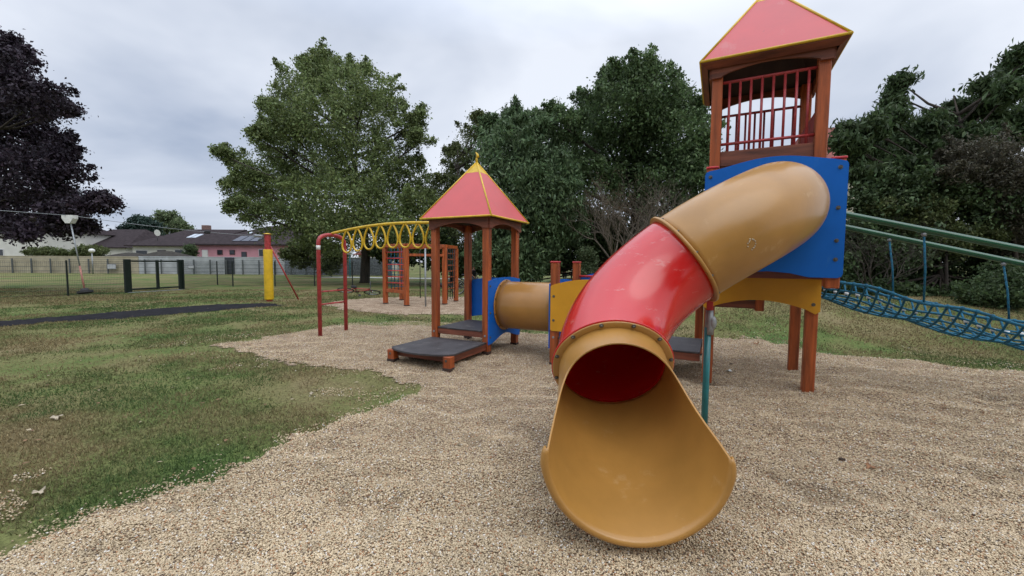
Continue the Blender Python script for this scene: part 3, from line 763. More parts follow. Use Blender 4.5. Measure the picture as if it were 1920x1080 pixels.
# ------------------------------------------------------------------ climbing frame behind
cf = thing('climbing_frame', 'wooden climbing frame with rope nets on the far gravel circle', 'climbing frame', G(790, 570))
fp = {'a': G(723, 569.6), 'b': G(762.5, 574), 'c': G(753.5, 563), 'd': G(834, 571), 'e': G(855, 565)}
hh = 1.88
for k, p in fp.items(): post(cf, p, hh, -.05, w=.13)
def bm(p, q, z_, w=.08, h=.10, m_=wood): return beam(cf, p+Z*z_, q+Z*z_, w, h, m_)
for s_, e2 in (('a', 'b'), ('b', 'd'), ('d', 'e'), ('c', 'e'), ('a', 'c')): bm(fp[s_], fp[e2], hh+.052, .13, .10); 
bm(fp['b'], fp['d'], hh-.25, .07, .08); bm(fp['a'], fp['b'], .45); bm(fp['a'], fp['c'], .45)
for i in range(6):
    z_ = .72+.2*i
    b = MB(); b.tube([fp['a']+Z*z_, fp['b']+Z*z_], .016, 8); b.build('rung', capred, cf)
b = MB()
for i in range(1, 6):
    p = fp['a'].lerp(fp['b'], i/6)+B*.12; b.tube([p+Z*.5, p+Z*hh], .012, 6)
for i in range(7): b.tube([fp['a']+B*.12+Z*(.6+.19*i), fp['b']+B*.12+Z*(.6+.19*i)], .010, 6)
b.build('rope_net', rope, cf)
for i in range(7):
    z_ = .5+.2*i; b = MB(); b.tube([fp['d']+Z*z_, fp['e']+Z*z_], .022, 8); b.build('rung', wood, cf)
b = MB()
for i in range(1, 5):
    p = fp['d'].lerp(fp['e'], i/5)-B*.1+A*.1; b.tube([p+Z*.15, p+Z*hh], .014, 6)
b.build('climbing_ropes', ropeb, cf)
pp_ = G(798, 575); b = MB(); b.tube([pp_-Z*.05, pp_+Z*(hh-.05)], .028, 10); b.build('steel_pole', galv, cf)
pp_ = G(788, 564); b = MB(); b.tube([pp_+Z*.1, pp_+Z*(hh-.05)], .016, 8); b.build('climbing_rope', ropeb, cf)

# ------------------------------------------------------------------ zip line
zp = thing('zip_line_post', 'red zip line post wrapped in a yellow pad with slanting brace', 'zip line', G(505, 565))
z0 = G(505, 565); ztop = 2.33
b = MB(); b.cyl(z0-Z*.1, z0+Z*ztop, .10, 24); b.build('pole', redm, zp)
b = MB(); b.cyl(z0+Z*ztop, z0+Z*(ztop+.035), .15, 24, .03); b.build('cap', yel, zp)
b = MB(); b.tube([z0+Z*.06, z0+Z*.1, z0+Z*.5, z0+Z*.9, z0+Z*1.3, z0+Z*1.78, z0+Z*1.80], [.138, .146, .141, .145, .139, .145, .138], 28); b.build('pad', padm, zp)
b = MB(); b.tube([z0+Z*2.0+Vector((.05, 0, 0)), G(560, 562)], .026, 10); b.build('brace', redm, zp)
ctrolley = P(131, 404, 9.6); cfar = P(-260, 372, 7.2); cpost = z0+Z*2.25+Vector((-.1, -.06, 0))
cab = []
for i in range(41):
    t = i/40
    cab.append(cpost.lerp(ctrolley, t) - Z*.06*math.sin(PI*t))
dirc = (ctrolley-cpost).normalized()
b = MB(); dd = (cab[1]-cab[0]).normalized(); b.cyl(cpost, cpost+dd*.34, .05, 14); b.build('spring_buffer', galv, zp)
b = MB(); b.tube(cab, .006, 6)
b.tube([ctrolley, ctrolley.lerp(cfar, .5)-Z*.02, cfar], .006, 6); b.build('cable', galv, zp)
b = MB(); k_ = cab[15]; b.box(k_, (.14, .14, .09), None, .02); b.build('cable_stop', black, zp)
# trolley with hanging seat
ze_ = thing('hanging_disc_seat', 'hanging zip line disc seat on a rope under a white trolley cover', 'zip line seat', P(160, 547, 9.6))
tcn = P(131, 410, 9.6)
b = MB()
t = bmesh.new(); vs = []
for (w, zz_) in ((.135, .08), (.13, 0.0), (.055, -.11)):
    vs.append([t.verts.new(tcn+Vector((sx*w, sy*.06, zz_))) for sx, sy in ((-1, -1), (1, -1), (1, 1), (-1, 1))])
for i in range(2):
    for k in range(4): t.faces.new((vs[i][k], vs[i][(k+1) % 4], vs[i+1][(k+1) % 4], vs[i+1][k]))
t.faces.new(vs[0][::-1]); t.faces.new(vs[2]); bmesh.ops.recalc_face_normals(t, faces=t.faces); b._add(t)
b.build('trolley_cover', white, ze_)
sb = P(159.5, 547, 9.6); tp = P(133, 420, 9.6)
b = MB(); b.tube([tp, tp.lerp(sb, .62)], .014, 8); b.build('hanger_rope', galv, ze_)
b = MB(); b.tube([tp.lerp(sb, .62), sb], .018, 8); b.build('rope_sleeve', mat('faded_red_sleeve', (.38, .16, .12), .6, .2, 20), ze_)
dv = (sb-tp).normalized(); b = MB(); b.cyl(sb-dv*.02, sb+dv*.03, .14, 28); b.cyl(sb-dv*.08, sb-dv*.02, .06, 14, .09); b.build('disc_seat', black, ze_)

# ------------------------------------------------------------------ fence and gate
fn = thing('mesh_fence', 'low dark green wire mesh fence crossing the lawn behind the zip line', 'fence', G(128, 555))
fl_pts = [G(-330, 572), G(-150, 564), G(128, 555), G(236, 549)]
fr_pts = [G(345, 543), G(408, 534), G(437, 537), G(516, 537), G(590, 536), G(661, 535), G(740, 534), G(797, 533), G(880, 532), G(960, 531)]
FH = 1.38
def fence_post(p): b = MB(); b.box(p+Z*(FH/2), (.05, .04, FH), None, .004); b.build('fence_post', dgreen, fn)
def mesh_panel(p, q):
    L_ = (q-p).length; n = int(L_/.05); V = []; Fc = []
    def bar(c0_, c1_, w):
        dd = (c1_-c0_); s_ = dd.cross(Vector((0, 1, 0))).normalized()*w; k = len(V)
        u2 = Vector((0, w, 0))
        for c_ in (c0_, c1_):
            V.extend([c_-s_-u2, c_+s_-u2, c_+s_+u2, c_-s_+u2])
        for a_, b2 in ((0, 1), (1, 2), (2, 3), (3, 0)): Fc.append((k+a_, k+b2, k+4+b2, k+4+a_))
    for i in range(1, n): c_ = p.lerp(q, i/n); bar(c_+Z*.03, c_+Z*(FH-.03), .0015)
    for i in range(8): z_ = .04+(FH-.08)*i/7; bar(p+Z*z_, q+Z*z_, .004)
    npmesh('mesh_panel', [tuple(v-fn.location) for v in V], Fc, dgreen, fn)
for pts in (fl_pts, fr_pts):
    for i, p in enumerate(pts):
        fence_post(p)
        if i: mesh_panel(pts[i-1], p)
gt = thing('goal_gate', 'dark green metal gate frame with thick posts standing in the mesh fence', 'gate', G(292, 546))
g0, g1 = G(241, 549), G(341, 543); gd = (g1-g0).normalized(); gr = Matrix.Rotation(math.atan2(gd.y, gd.x), 3, 'Z')
for p in (g0, g1):
    b = MB(); b.box(p+Z*.72, (.24, .10, 1.44), gr, .01); b.build('gate_post', dgreen, gt)
gm_ = g0.lerp(g1, .53); b = MB(); b.box(gm_+Z*.75, (.11, .07, 1.32), gr, .006); b.build('centre_post', dgreen, gt)
for z_ in (1.36, .14):
    b = MB(); b.box(g0.lerp(g1, .5)+Z*z_, ((g1-g0).length-.24, .05, .07), gr, .005); b.build('gate_rail', dgreen, gt)
b = MB(); b.box(g0.lerp(g1, .5)+Vector((.1, -.05, .012)), ((g1-g0).length*1.05, .10, .025), gr, .004); b.build('threshold', galv, gt)

# ------------------------------------------------------------------ far walls
wallb = mat('beige_wall', (.42, .37, .26), .85, .12, 1.2, .3, 12); wallg = mat('pale_grey_wall', (.42, .44, .45), .85, .12, 1.2, .4, 8)
walld = mat('stone_gabion', (.20, .22, .24), .9, .35, 9, .8, 14)
wpost = mat('grey_fence_post', (.10, .11, .11), .6, .1, 8)
def wall_seg(x0, x1, ytop, ybot, m_, label, D0, D1, name='garden_wall', posts=0, cap=True):
    p, q = P(x0, 500, D0), P(x1, 500, D1); p.z = q.z = 0
    ztop = (P(x0, ytop, D0).z+P(x1, ytop, D1).z)/2
    d_ = q-p; Rm = Matrix.Rotation(math.atan2(d_.y, d_.x), 3, 'Z')
    t_ = thing(name, label, 'wall', p.lerp(q, .5))
    b = MB(); b.box(p.lerp(q, .5)+Z*(ztop/2), (d_.length, .25, ztop), Rm, .01); b.build('wall_body', m_, t_)
    if cap: b = MB(); b.box(p.lerp(q, .5)+Z*(ztop+.04), (d_.length, .32, .08), Rm, .01); b.build('coping', wallg if m_ is not wallb else wallb, t_)
    nn = Vector((d_.y, -d_.x, 0)).normalized()
    for i in range(posts):
        c = p.lerp(q, (i+.5)/posts)+nn*.35; b = MB(); b.box(c+Z*.75, (.10, .10, 1.5), Rm, .005); b.build('fence_post', wpost, t_)
    if posts:
        b = MB()
        for z_ in (.25, .65, 1.05, 1.45): b.box(p.lerp(q, .5)+nn*.33+Z*z_, (d_.length-.05, .012, .03), Rm, 0)
        b.build('fence_wires', wpost, t_)
    return t_, p, q, nn, Rm
DW = 42
wall_seg(-200, 262, 481, 514, wallb, 'beige garden wall with fence posts at the far left of the lawn', DW, DW, posts=13)
w2, p2, q2, n2, R2 = wall_seg(262.5, 535, 483, 514, wallg, 'pale grey garden wall in front of the pink house', DW, DW, posts=9)
wall_seg(535.5, 735, 484, 514.5, walld, 'dark grey stone wall behind the big round tree trunk', DW, 41, posts=7)
b = MB(); c = P(430.5, 500, DW-.2); c.z = .88; b.box(c, (.95, .10, 1.75), R2, .02); b.build('wall_door', mat('dark_door', (.03, .035, .045), .5, .1, 5), w2)
for (px_, py_) in ((209, 500), (358, 500.5)):
    sg = thing('wall_sign', 'small white sign with grey border on the %s wall' % ('beige' if px_ < 260 else 'pale grey'), 'sign', P(px_, py_, DW-.45))
    b = MB(); b.box(P(px_, py_, DW-.45), (.95 if px_ < 260 else .65, .03, .55 if px_ < 260 else .38), R2, .01); b.build('sign_frame', mat('sign_grey', (.14, .15, .16), .5), sg)
    b = MB(); b.box(P(px_, py_, DW-.47), (.82 if px_ < 260 else .56, .03, .42 if px_ < 260 else .28), R2, .01); b.build('sign_plate', mat('sign_white', (.48, .49, .50), .5, .05), sg)

# ------------------------------------------------------------------ houses
rooft = mat('dark_roof_tiles', (.050, .040, .042), .9, .2, 3, .6, 10, spec=.05); roofr = mat('red_roof_tiles', (.24, .06, .045), .8, .25, 4, .6, 10)
hw = mat('white_render', (.62, .61, .56), .85, .06, 1); hp_ = mat('pink_render', (.56, .27, .31), .85, .06, 1); hy = mat('cream_render', (.50, .46, .36), .85, .06, 1)
glass = mat('window_glass', (.03, .035, .045), .12, .1, 1); frm = mat('window_frame', (.60, .60, .60), .5, .05, 5); frd = mat('dark_frame', (.07, .04, .04), .5, .05, 5)
def house(name, label, x0, x1, yeave, yridge, D, depth, m_, rm, ridge=(.3, .7), wins=(), rot=0, ovh=.5, gable=False, cat='house'):
    p = P(x0, 500, D); q = P(x1, 500, D); p.z = q.z = 0
    ze = P((x0+x1)/2, yeave, D).z; zr = P((x0+x1)/2, yridge, D+depth/2).z; w = q.x-p.x
    t_ = thing(name, label, cat, (p.x+w/2, p.y+depth/2, 0))
    y0 = p.y; xc = p.x+w/2
    b = MB(); b.box((xc, y0+depth/2, ze/2), (w, depth, ze), None, .02); b.build('wall', m_, t_)
    rx0, rx1 = p.x+w*ridge[0], p.x+w*ridge[1]; e0, e1 = p.x-ovh, q.x+ovh; f0, f1 = y0-ovh, y0+depth+ovh; ym = y0+depth/2
    E_ = [Vector((e0, f0, ze)), Vector((e1, f0, ze)), Vector((e1, f1, ze)), Vector((e0, f1, ze))]
    Rg = [Vector((rx0, ym, zr)), Vector((rx1, ym, zr))]
    b = MB()
    for fc in ((E_[0], E_[1], Rg[1], Rg[0]), (E_[1], E_[2], Rg[1]), (E_[2], E_[3], Rg[0], Rg[1]), (E_[3], E_[0], Rg[0]), (E_[3], E_[2], E_[1], E_[0])): b.face(fc)
    b.box((xc, f0+.04, ze-.02), (e1-e0, .10, .16), None, 0)
    bmesh.ops.remove_doubles(b.b, verts=b.b.verts, dist=1e-4)
    rf = b.build('roof', rm, t_)
    for (wx, wy, ww, wh, kind_) in wins:
        c = P(wx, wy, D); s_ = D/F; b = MB(); b.box((c.x, y0-.03, c.z), (ww*s_+.12, .10, wh*s_+.12), None, .01)
        f = b.build('window' if kind_ != 'door' else 'door', frm if kind_ != 'dark' else frd, t_)
        b = MB(); b.box((c.x, y0-.06, c.z), (ww*s_, .10, wh*s_), None, .01); b.build('pane', glass if kind_ != 'blind' else white, f)
    return t_, rf, (e0, e1, f0, f1, ze, zr, rx0, rx1, ym)
def on_roof(g, px_, t, wpx, hfrac, m_, name, par, D, lift=.06):
    """rectangle lying on the front slope at fraction t from eave to ridge"""
    e0, e1, f0, f1, ze, zr, rx0, rx1, ym = g; c = P(px_, 450, D+1.5).x; sl_ = Vector((0, ym-f0, zr-ze)); n_ = Vector((0, -(zr-ze), ym-f0)).normalized()
    w = wpx*D/F/2; a = Vector((c, f0, ze))+sl_*t+n_*.01; b_ = a+sl_*hfrac
    b = MB(); b.poly([a-Vector((w, 0, 0)), a+Vector((w, 0, 0)), b_+Vector((w, 0, 0)), b_-Vector((w, 0, 0))], n_*lift); return b.build(name, m_, par)
h1, _, g1_ = house('house', 'white house with long dark hipped roof behind the beige wall', 96, 238, 464, 430, 58, 12, hw, rooft, (.3, .78), [(195, 470, 6, 6, 'w')])
h0, _, g0_ = house('house', 'white gabled house half hidden by the dark purple tree', -90, 78, 432, 400, 52, 10, hw, rooft, (.4, .7), [(4, 474, 10, 12, 'w'), (62, 472, 16, 6, 'w'), (93, 469, 1, 1, 'w')])
h2, rf2, g2_ = house('house', 'grey-roofed white house with skylights left of the pink house', 250, 366, 461, 430, 55, 13, hw, rooft, (.3, 1.35), [(338, 476, 15, 14, 'w'), (268, 474, 20, 8, 'w'), (305, 474, 14, 8, 'dark')], ovh=.6)
skm = mat('skylight_glass', (.5, .56, .62), .1, .05)
for x_ in (344, 354): on_roof(g2_, x_, .45, 8, .22, skm, 'skylight', rf2, 55)
b = MB(); b.box((P(391, 432, 62).x, 62, P(391, 431, 62).z), (1.0, .7, 1.3), None, .03); b.build('chimney', mat('chimney_brick', (.20, .12, .10), .8, .2, 6), rf2)
dsh = thing('satellite_dish', 'white satellite dish on the grey-roofed house', 'satellite dish', P(295, 446, 54.5))
b = MB(); c = P(295, 436.5, 54.5); b.cyl(c, c+Vector((0, .12, .02)), .42, 20, .15); b.build('dish', white, dsh)
b = MB(); b.tube([P(295, 452, 55.5), c+Vector((0, .1, 0))], .03, 6); b.build('mast', galv, dsh)
h3, rf3, g3_ = house('house', 'pink house with dark roof and solar panels behind the pale wall', 368, 560, 459, 424, 50, 13, hp_, rooft, (.42, .8),
    [(386, 477, 9, 15, 'blind'), (414, 473, 8, 7, 'dark'), (437, 473, 8, 7, 'dark'), (459, 479, 8, 12, 'dark'), (492, 474, 9, 12, 'w')])
spm = mat('solar_panel', (.03, .035, .06), .2, .1, 3)
for x_ in (454, 470, 486): on_roof(g3_, x_, .15, 14.5, .25, spm, 'solar_panel', rf3, 50)
on_roof(g3_, 452, .55, 6, .08, skm, 'skylight', rf3, 50)
house('house', 'cream house with red roof seen past the big tree trunk', 672, 726, 477, 460, 60, 8, hy, roofr, (.2, .8), [(712, 483, 8, 8, 'w'), (690, 484, 6, 6, 'w')])
house('house', 'red-roofed house behind the trees right of the tower', 1560, 1660, 330, 245, 30, 9, hy, roofr, (.2, .8), [], cat='house')
def shelter(label, x0, x1, ye, yr, D, rm, fas):
    t_ = thing('garden_shelter', label, 'shelter', P((x0+x1)/2, 500, D)); t_.location.z = 0
    p, q = P(x0, ye, D), P(x1, ye, D); zr = P(x0, yr, D+1.5).z; ze = p.z; dp = 3.5
    E_ = [Vector((p.x, p.y, ze)), Vector((q.x, p.y, ze)), Vector((q.x, p.y+dp, ze)), Vector((p.x, p.y+dp, ze))]; c1, c2 = Vector((p.x*.6+q.x*.4, p.y+dp/2, zr)), Vector((p.x*.4+q.x*.6, p.y+dp/2, zr))
    b = MB()
    for fc in ((E_[0], E_[1], c2, c1), (E_[1], E_[2], c2), (E_[2], E_[3], c1, c2), (E_[3], E_[0], c1)): b.face(fc)
    b.build('roof', rm, t_)
    b = MB(); b.box((p+q)/2-Z*.08, (q.x-p.x, .08, .18), None, .0); b.build('fascia', fas, t_)
    for e in E_:
        ins = (E_[0]+E_[2])/2; k = e.lerp(ins, .08); b = MB(); b.box((k.x, k.y, ze/2), (.16, .16, ze-.05), None, .01); b.build('post', frd, t_)
fasr = mat('maroon_fascia', (.20, .05, .05), .6, .1, 3); rfg = mat('grey_shingle', (.060, .055, .048), .9, .2, 3, .5, 10, spec=.05)
shelter('brown garden shelter roof with maroon edge behind the beige wall', 172, 262, 483, 473, 44.5, rfg, fasr)
shelter('wide grey hipped shelter roof behind the green gate', 228, 343, 485, 470, 43.5, rfg, frd)
shelter('small dark red shelter roof in front of the pink house', 474, 566, 489, 482, 43.5, roofr, fasr)
# globe lamps
def lamp(label, px_, pyg, pyb, D, pm_):
    t_ = thing('street_lamp', label, 'lamp', P(px_, 500, D), group='white globe garden lamps'); g_ = P(px_, pyg, D); t_.location = (g_.x, g_.y, 0)
    b = MB(); b.tube([(g_.x, g_.y, 0), (g_.x, g_.y, g_.z-.2)], .05, 8); b.build('lamp_post', pm_, t_)
    b = MB(); b.ball(g_, .24, 16, (1, 1, .85)); b.build('lamp_globe', white, t_)
lamp('white globe lamp on grey post before the beige wall', 172, 470, 513, 40, galv)
lamp('white globe lamp on teal post beside the big tree trunk', 655.5, 474, 515, 36, teal)

# ------------------------------------------------------------------ trees
bark = mat('bark', (.055, .042, .032), .95, .3, 4, .8, 12, stretch=(3, 3, .6)); twig = mat('dead_twigs', (.15, .12, .09), .95, .2, 5)
def leafmat(name, c, tr=.30): return mat(name, c, .55, .0, 5, attr='tone', transl=tr, spec=.3, col2=tuple(x*.9 for x in c))
lm = {'maple': leafmat('maple_leaf', (.165, .215, .080)), 'deep': leafmat('deep_leaf', (.072, .112, .046)), 'mid': leafmat('mid_leaf', (.100, .155, .062)), 'long': leafmat('long_leaf', (.110, .170, .080)),
      'purple': leafmat('purple_leaf', (.034, .024, .036), .15), 'olive': leafmat('olive_leaf', (.125, .155, .060)), 'pale': leafmat('pale_leaf', (.15, .20, .10)),
      'conifer': leafmat('conifer_leaf', (.030, .058, .045), .1), 'brown': leafmat('brown_leaf', (.085, .060, .034), .2), 'grey': leafmat('grey_shrub', (.085, .078, .052), .2)}
def leaves(centers, rad, per, size, asp=1.0, droop=.3):
    """clusters of small leaves; returns verts and colours"""
    n = len(centers)*per; c = np.repeat(centers, per, 0); r_ = np.repeat(rad, per)
    p = c + rng.normal(size=(n, 3))*r_[:, None]*np.array([1, 1, .75])
    th = rng.random(n)*6.283; ph = np.arccos(np.clip(rng.normal(.35, .5, n), -1, 1))      # leaf normal
    nv = np.stack([np.sin(ph)*np.cos(th), np.sin(ph)*np.sin(th), np.cos(ph)], 1)
    t0 = rng.normal(size=(n, 3)); t0[:, 2] -= droop*2; t0 -= nv*(t0*nv).sum(1)[:, None]; t0 /= np.linalg.norm(t0, axis=1)[:, None]+1e-9
    t1 = np.cross(nv, t0); s = size*(.6+rng.random(n)*.8)
    L_ = t0*(s*asp)[:, None]; Wd = t1*(s*.55)[:, None]
    V = np.stack([p-L_*.5, p+Wd*.5-L_*.05, p+L_*.5, p-Wd*.5-L_*.05], 1)
    V[:, 1] += nv*(s*.12)[:, None]; V[:, 3] += nv*(s*.12)[:, None]
    tone = np.repeat(.55+rng.random(len(centers))*.9, per)*(.75+rng.random(n)*.5)
    col = np.stack([tone*(.92+.2*rng.random(n)), tone, tone*(.9+.15*rng.random(n))], 1)
    return V.reshape(-1, 3), np.repeat(col, 4, 0)
def tree(name, label, cat, base, blobs, lmat, leaf, nclus, per, thick=.25, asp=1.0, group=None, droop=.3, hollow=.45, csz=.20, trunkmat=None, fork=.30, shoots=8):
    """blobs: (centre Vector, radius)"""
    t_ = thing(name, label, cat, base, group=group); base = Vector(base)
    tot = sum(r_**2 for _, r_ in blobs); Cs = []; Rs = []
    for c, r_ in blobs:
        k = max(4, int(.8*nclus*r_**2/tot)); dv = rng.normal(size=(k, 3)); dv /= np.linalg.norm(dv, axis=1)[:, None]
        rr = (hollow+(1.05-hollow)*rng.random(k)**.7)*r_
        Cs.append(np.array(c)+dv*rr[:, None]*np.array([1, 1, .9])); Rs.append(np.full(k, csz*r_*1.0)*(.6+rng.random(k)*.8))
    Cs = np.vstack(Cs); Rs = np.concatenate(Rs); Rs = np.minimum(Rs, leaf*2.9+.03)
    if shoots:
        for c, r_ in blobs:                       # leafy shoots reaching out of the crown
            for _ in range(shoots):
                dv = rng.normal(size=3); dv[2] = abs(dv[2])*.9+.1; dv /= np.linalg.norm(dv); L0 = r_*(.9); L1 = r_*(1.15+.55*rng.random()); k = 9
                f = np.linspace(0, 1, k)[:, None]; Cs = np.vstack([Cs, np.array(c)+dv*(L0+(L1-L0)*f)+rng.normal(size=(k, 3))*leaf*.5]); Rs = np.concatenate([Rs, np.linspace(1.6, .35, k)*leaf])
    ok = Cs[:, 2] > .12; Cs, Rs = Cs[ok], Rs[ok]
    V, col = leaves(Cs, Rs, per, leaf, asp, droop); V = V-np.array(base)
    npmesh('crown', V, np.arange(len(V)).reshape(-1, 4), lmat, t_, col=col)
    # trunk and limbs
    b = MB(); cz = np.mean([c[2] for c, _ in blobs]); top = max(c[2] for c, _ in blobs); cx = np.mean([c[0] for c, _ in blobs]); cy = np.mean([c[1] for c, _ in blobs])
    fk = base+Vector((0, 0, (top-base.z)*fork)); apex = Vector((cx*.6+base.x*.4, cy*.6+base.y*.4, cz+(top-cz)*.45)); fk = fk if fk.z < apex.z-.1 else base.lerp(apex, .4)
    tp_ = [base-Z*.1, base+Z*.15, base.lerp(fk, .5)+Vector((thick*.15, 0, 0)), fk, fk.lerp(apex, .5)+Vector((thick*.3, 0, 0)), apex]
    b.tube(tp_, [thick*.72, thick*.55, thick*.48, thick*.42, thick*.22, thick*.05], 10)
    for c, r_ in blobs:
        s0 = fk.lerp(apex, max(0, min(.85, (c[2]-fk.z)/(apex.z-fk.z+.01)-.25))); mid = s0.lerp(c, .5)+Vector((0, 0, -.08*(c-s0).length))
        b.tube([s0, mid, c], [thick*.2, thick*.12, thick*.03], 6)
        for _ in range(3):
            e = c+Vector(rng.normal(size=3))*r_*.55; b.tube([mid.lerp(c, .5), e], [thick*.07, thick*.015], 5)
    b.build('trunk', trunkmat or bark, t_)
    return t_
def pxb(lst, D, dz=1.0):
    """(px, py, rpx[, depth offset]) -> blobs; depth offset in metres, else random within the crown"""
    o_ = []
    for q in lst:
        off = q[3] if len(q) > 3 else (random.random()-.5)*dz; o_.append((P(q[0], q[1], D+off), q[2]*D/F))
    return o_
def gb(px_, py_, D):
    p = P(px_, py_, D); return (p.x, p.y, float(height(p.x, p.y)))
# big round maple, left of centre
bl = [(612, 118, 18), (598, 132, 22), (655, 135, 22), (600, 145, 34), (560, 175, 40), (640, 165, 45), (690, 175, 40), (540, 215, 38), (600, 225, 55), (680, 230, 55), (730, 195, 28), (525, 270, 42), (590, 300, 62),
      (670, 310, 65), (730, 300, 42), (765, 245, 24), (790, 225, 18), (785, 270, 20), (500, 330, 42), (450, 310, 22), (425, 295, 15), (560, 370, 62), (640, 390, 65), (720, 385, 58),
      (780, 350, 40), (480, 385, 38), (440, 355, 22), (520, 420, 38), (600, 440, 42), (690, 440, 45), (760, 430, 45), (470, 350, 25), (455, 400, 18), (800, 400, 30), (530, 240, 25), (505, 205, 14), (495, 265, 18)]
D = 27
tree('maple_tree', 'large round green maple tree behind the yellow ring ladder', 'tree', gb(684, 528, D), pxb(bl, D, 9), lm['maple'], .16, 3700, 28, .6, fork=.22)
# purple tree far left
bl = [(-20, 120, 60), (30, 110, 30), (20, 180, 60), (65, 190, 40), (100, 205, 22), (125, 210, 14), (40, 260, 70), (90, 270, 35), (-40, 300, 90), (60, 330, 70), (115, 300, 25), (115, 340, 30), (60, 390, 55),
      (130, 385, 30), (165, 390, 22), (195, 388, 16), (110, 420, 35), (20, 430, 40), (55, 455, 14), (150, 430, 14), (-60, 180, 90), (-120, 380, 90), (-60, 430, 60)]
bl = [(a_, b_, c_*.84) for a_, b_, c_ in bl if not (b_ > 425 and a_ < 60 and a_ > -100)]+[(25, 432, 16), (50, 445, 11), (-10, 420, 22)]
tree('purple_tree', 'dark purple-leaved tree cut off by the left edge', 'tree', gb(-170, 540, 17), pxb(bl, 17, 5), lm['purple'], .13, 2300, 28, .38, fork=.38)
# trees in the middle
bl = [(905, 240, 20), (900, 280, 40), (860, 310, 28), (835, 350, 30), (830, 400, 40), (870, 380, 45), (820, 450, 40), (880, 440, 40), (850, 290, 14), (893, 225, 10)]
tree('slender_tree', 'loose small-leaved tree right behind the roof of the playhouse', 'tree', gb(850, 526, 27), pxb(bl, 27, 4), lm['olive'], .13, 1100, 30, .5, fork=.3)
bl = [(960, 225, 25), (940, 250, 30), (985, 255, 35), (1010, 245, 20), (950, 300, 50), (1010, 310, 50), (960, 370, 60), (1020, 380, 55), (940, 430, 50), (1000, 440, 55), (1060, 420, 40), (985, 490, 40), (925, 480, 35), (1050, 330, 35)]
tree('long_leaved_tree', 'tree with long drooping leaves right of the playhouse roof', 'tree', gb(985, 526, 21), pxb(bl, 21, 4), lm['long'], .13, 1700, 32, .4, 1.7, droop=.7, fork=.3)
bl = [(1190, 140, 28), (1160, 165, 35), (1215, 165, 35), (1145, 150, 18), (1110, 215, 38), (1170, 215, 55), (1230, 210, 45), (1275, 200, 30), (1295, 215, 20), (1060, 240, 30), (1035, 215, 14),
      (1080, 280, 50), (1150, 290, 60), (1220, 290, 60), (1280, 270, 45), (1305, 300, 30), (1050, 330, 45), (1110, 360, 50), (1180, 360, 50), (1250, 360, 55), (1300, 360, 35), (1310, 420, 30)]
tree('dark_maple_tree', 'tall dense dark green tree between playhouse and tower', 'tree', gb(1190, 520, 24), pxb(bl, 24, 7), lm['mid'], .17, 2900, 27, .8, fork=.3)
bl = [(760, 470, 30), (820, 480, 30), (900, 490, 25), (1000, 480, 38), (1060, 470, 40), (1130, 470, 50), (1200, 460, 50), (1270, 480, 50), (1330, 490, 50), (1400, 500, 55), (1480, 500, 55), (1560, 500, 50), (1120, 440, 40), (1330, 430, 40), (950, 500, 28), (860, 500, 22), (1010, 505, 18), (1040, 500, 18), (720, 480, 14), (1270, 540, 40), (1400, 545, 30), (1480, 545, 30)]
tree('dark_hedge', 'dark overgrown hedge running behind the platforms', 'hedge', gb(1150, 526, 26), [(c, r_) for c, r_ in pxb(bl, 26, 3)], lm['deep'], .20, 3000, 34, .3, fork=.2)
bl = [(560, 495, 12), (600, 480, 22), (570, 465, 20), (620, 500, 16), (545, 480, 10), (640, 485, 14)]
tree('shrub', 'green shrub growing low beneath the big maple before the stone wall', 'shrub', gb(600, 515, 38), pxb(bl, 38, 2), lm['olive'], .2, 300, 26, .2, fork=.3)
bl = [(1098, 478, 8), (1100, 492, 12), (1096, 505, 14), (1103, 515, 16)]
tree('young_conifer', 'small light green conifer above the red-capped posts', 'tree', gb(1100, 540, 19), pxb(bl, 19, .6), lm['pale'], .10, 260, 20, .12, fork=.3)
# right side: leafy tree and thicket
bl = [(1690, 150, 8), (1685, 175, 13), (1672, 200, 16), (1668, 225, 20), (1640, 240, 22), (1600, 245, 18), (1580, 262, 10), (1600, 275, 14), (1625, 275, 20), (1660, 265, 34), (1720, 245, 22), (1740, 225, 14), (1715, 280, 40), (1640, 300, 30), (1625, 330, 22),
      (1770, 260, 40), (1800, 220, 25), (1790, 200, 10), (1845, 200, 25), (1850, 165, 15), (1885, 175, 20), (1900, 130, 16), (1920, 105, 14), (1890, 240, 50), (1960, 220, 60), (1830, 270, 40), (1680, 320, 40), (1760, 320, 50), (1610, 300, 20)]
bl = [(a_, b_+6, c_*.78) for a_, b_, c_ in bl]
tree('walnut_tree', 'leafy tree reaching over the thicket right of the tower', 'tree', gb(1830, 560, 12.5), pxb(bl, 12.5, 2.5), lm['deep'], .115, 1700, 26, .28, 1.6, droop=.7, fork=.3, shoots=5)
bl = [(1640, 400, 40), (1620, 450, 40), (1660, 480, 50), (1720, 430, 55), (1730, 500, 50), (1800, 400, 60), (1810, 480, 55), (1890, 420, 60), (1900, 500, 55), (1980, 400, 80), (1970, 520, 60), (1650, 370, 35), (1720, 370, 40), (1620, 520, 35), (1700, 545, 30), (1600, 480, 40), (1780, 545, 30), (1870, 560, 28), (1590, 540, 25), (1950, 580, 30), (1610, 560, 26, -.9), (1660, 568, 28, -1), (1710, 575, 28, -1.2), (1760, 585, 30, -1.4), (1820, 592, 30, -1.7), (1870, 600, 30, -2), (1545, 520, 45), (1480, 530, 35)]
tree('thicket', 'dense dark bushes behind the rope bridge', 'bush', gb(1760, 560, 11.5), pxb(bl, 11.8, 1.6), lm['deep'], .10, 2600, 32, .15, fork=.2)
bl = [(1830, 300, 45), (1880, 330, 60), (1840, 350, 40), (1900, 400, 45), (1960, 350, 70), (1790, 330, 25), (1880, 470, 35), (1910, 540, 30), (1760, 345, 18)]
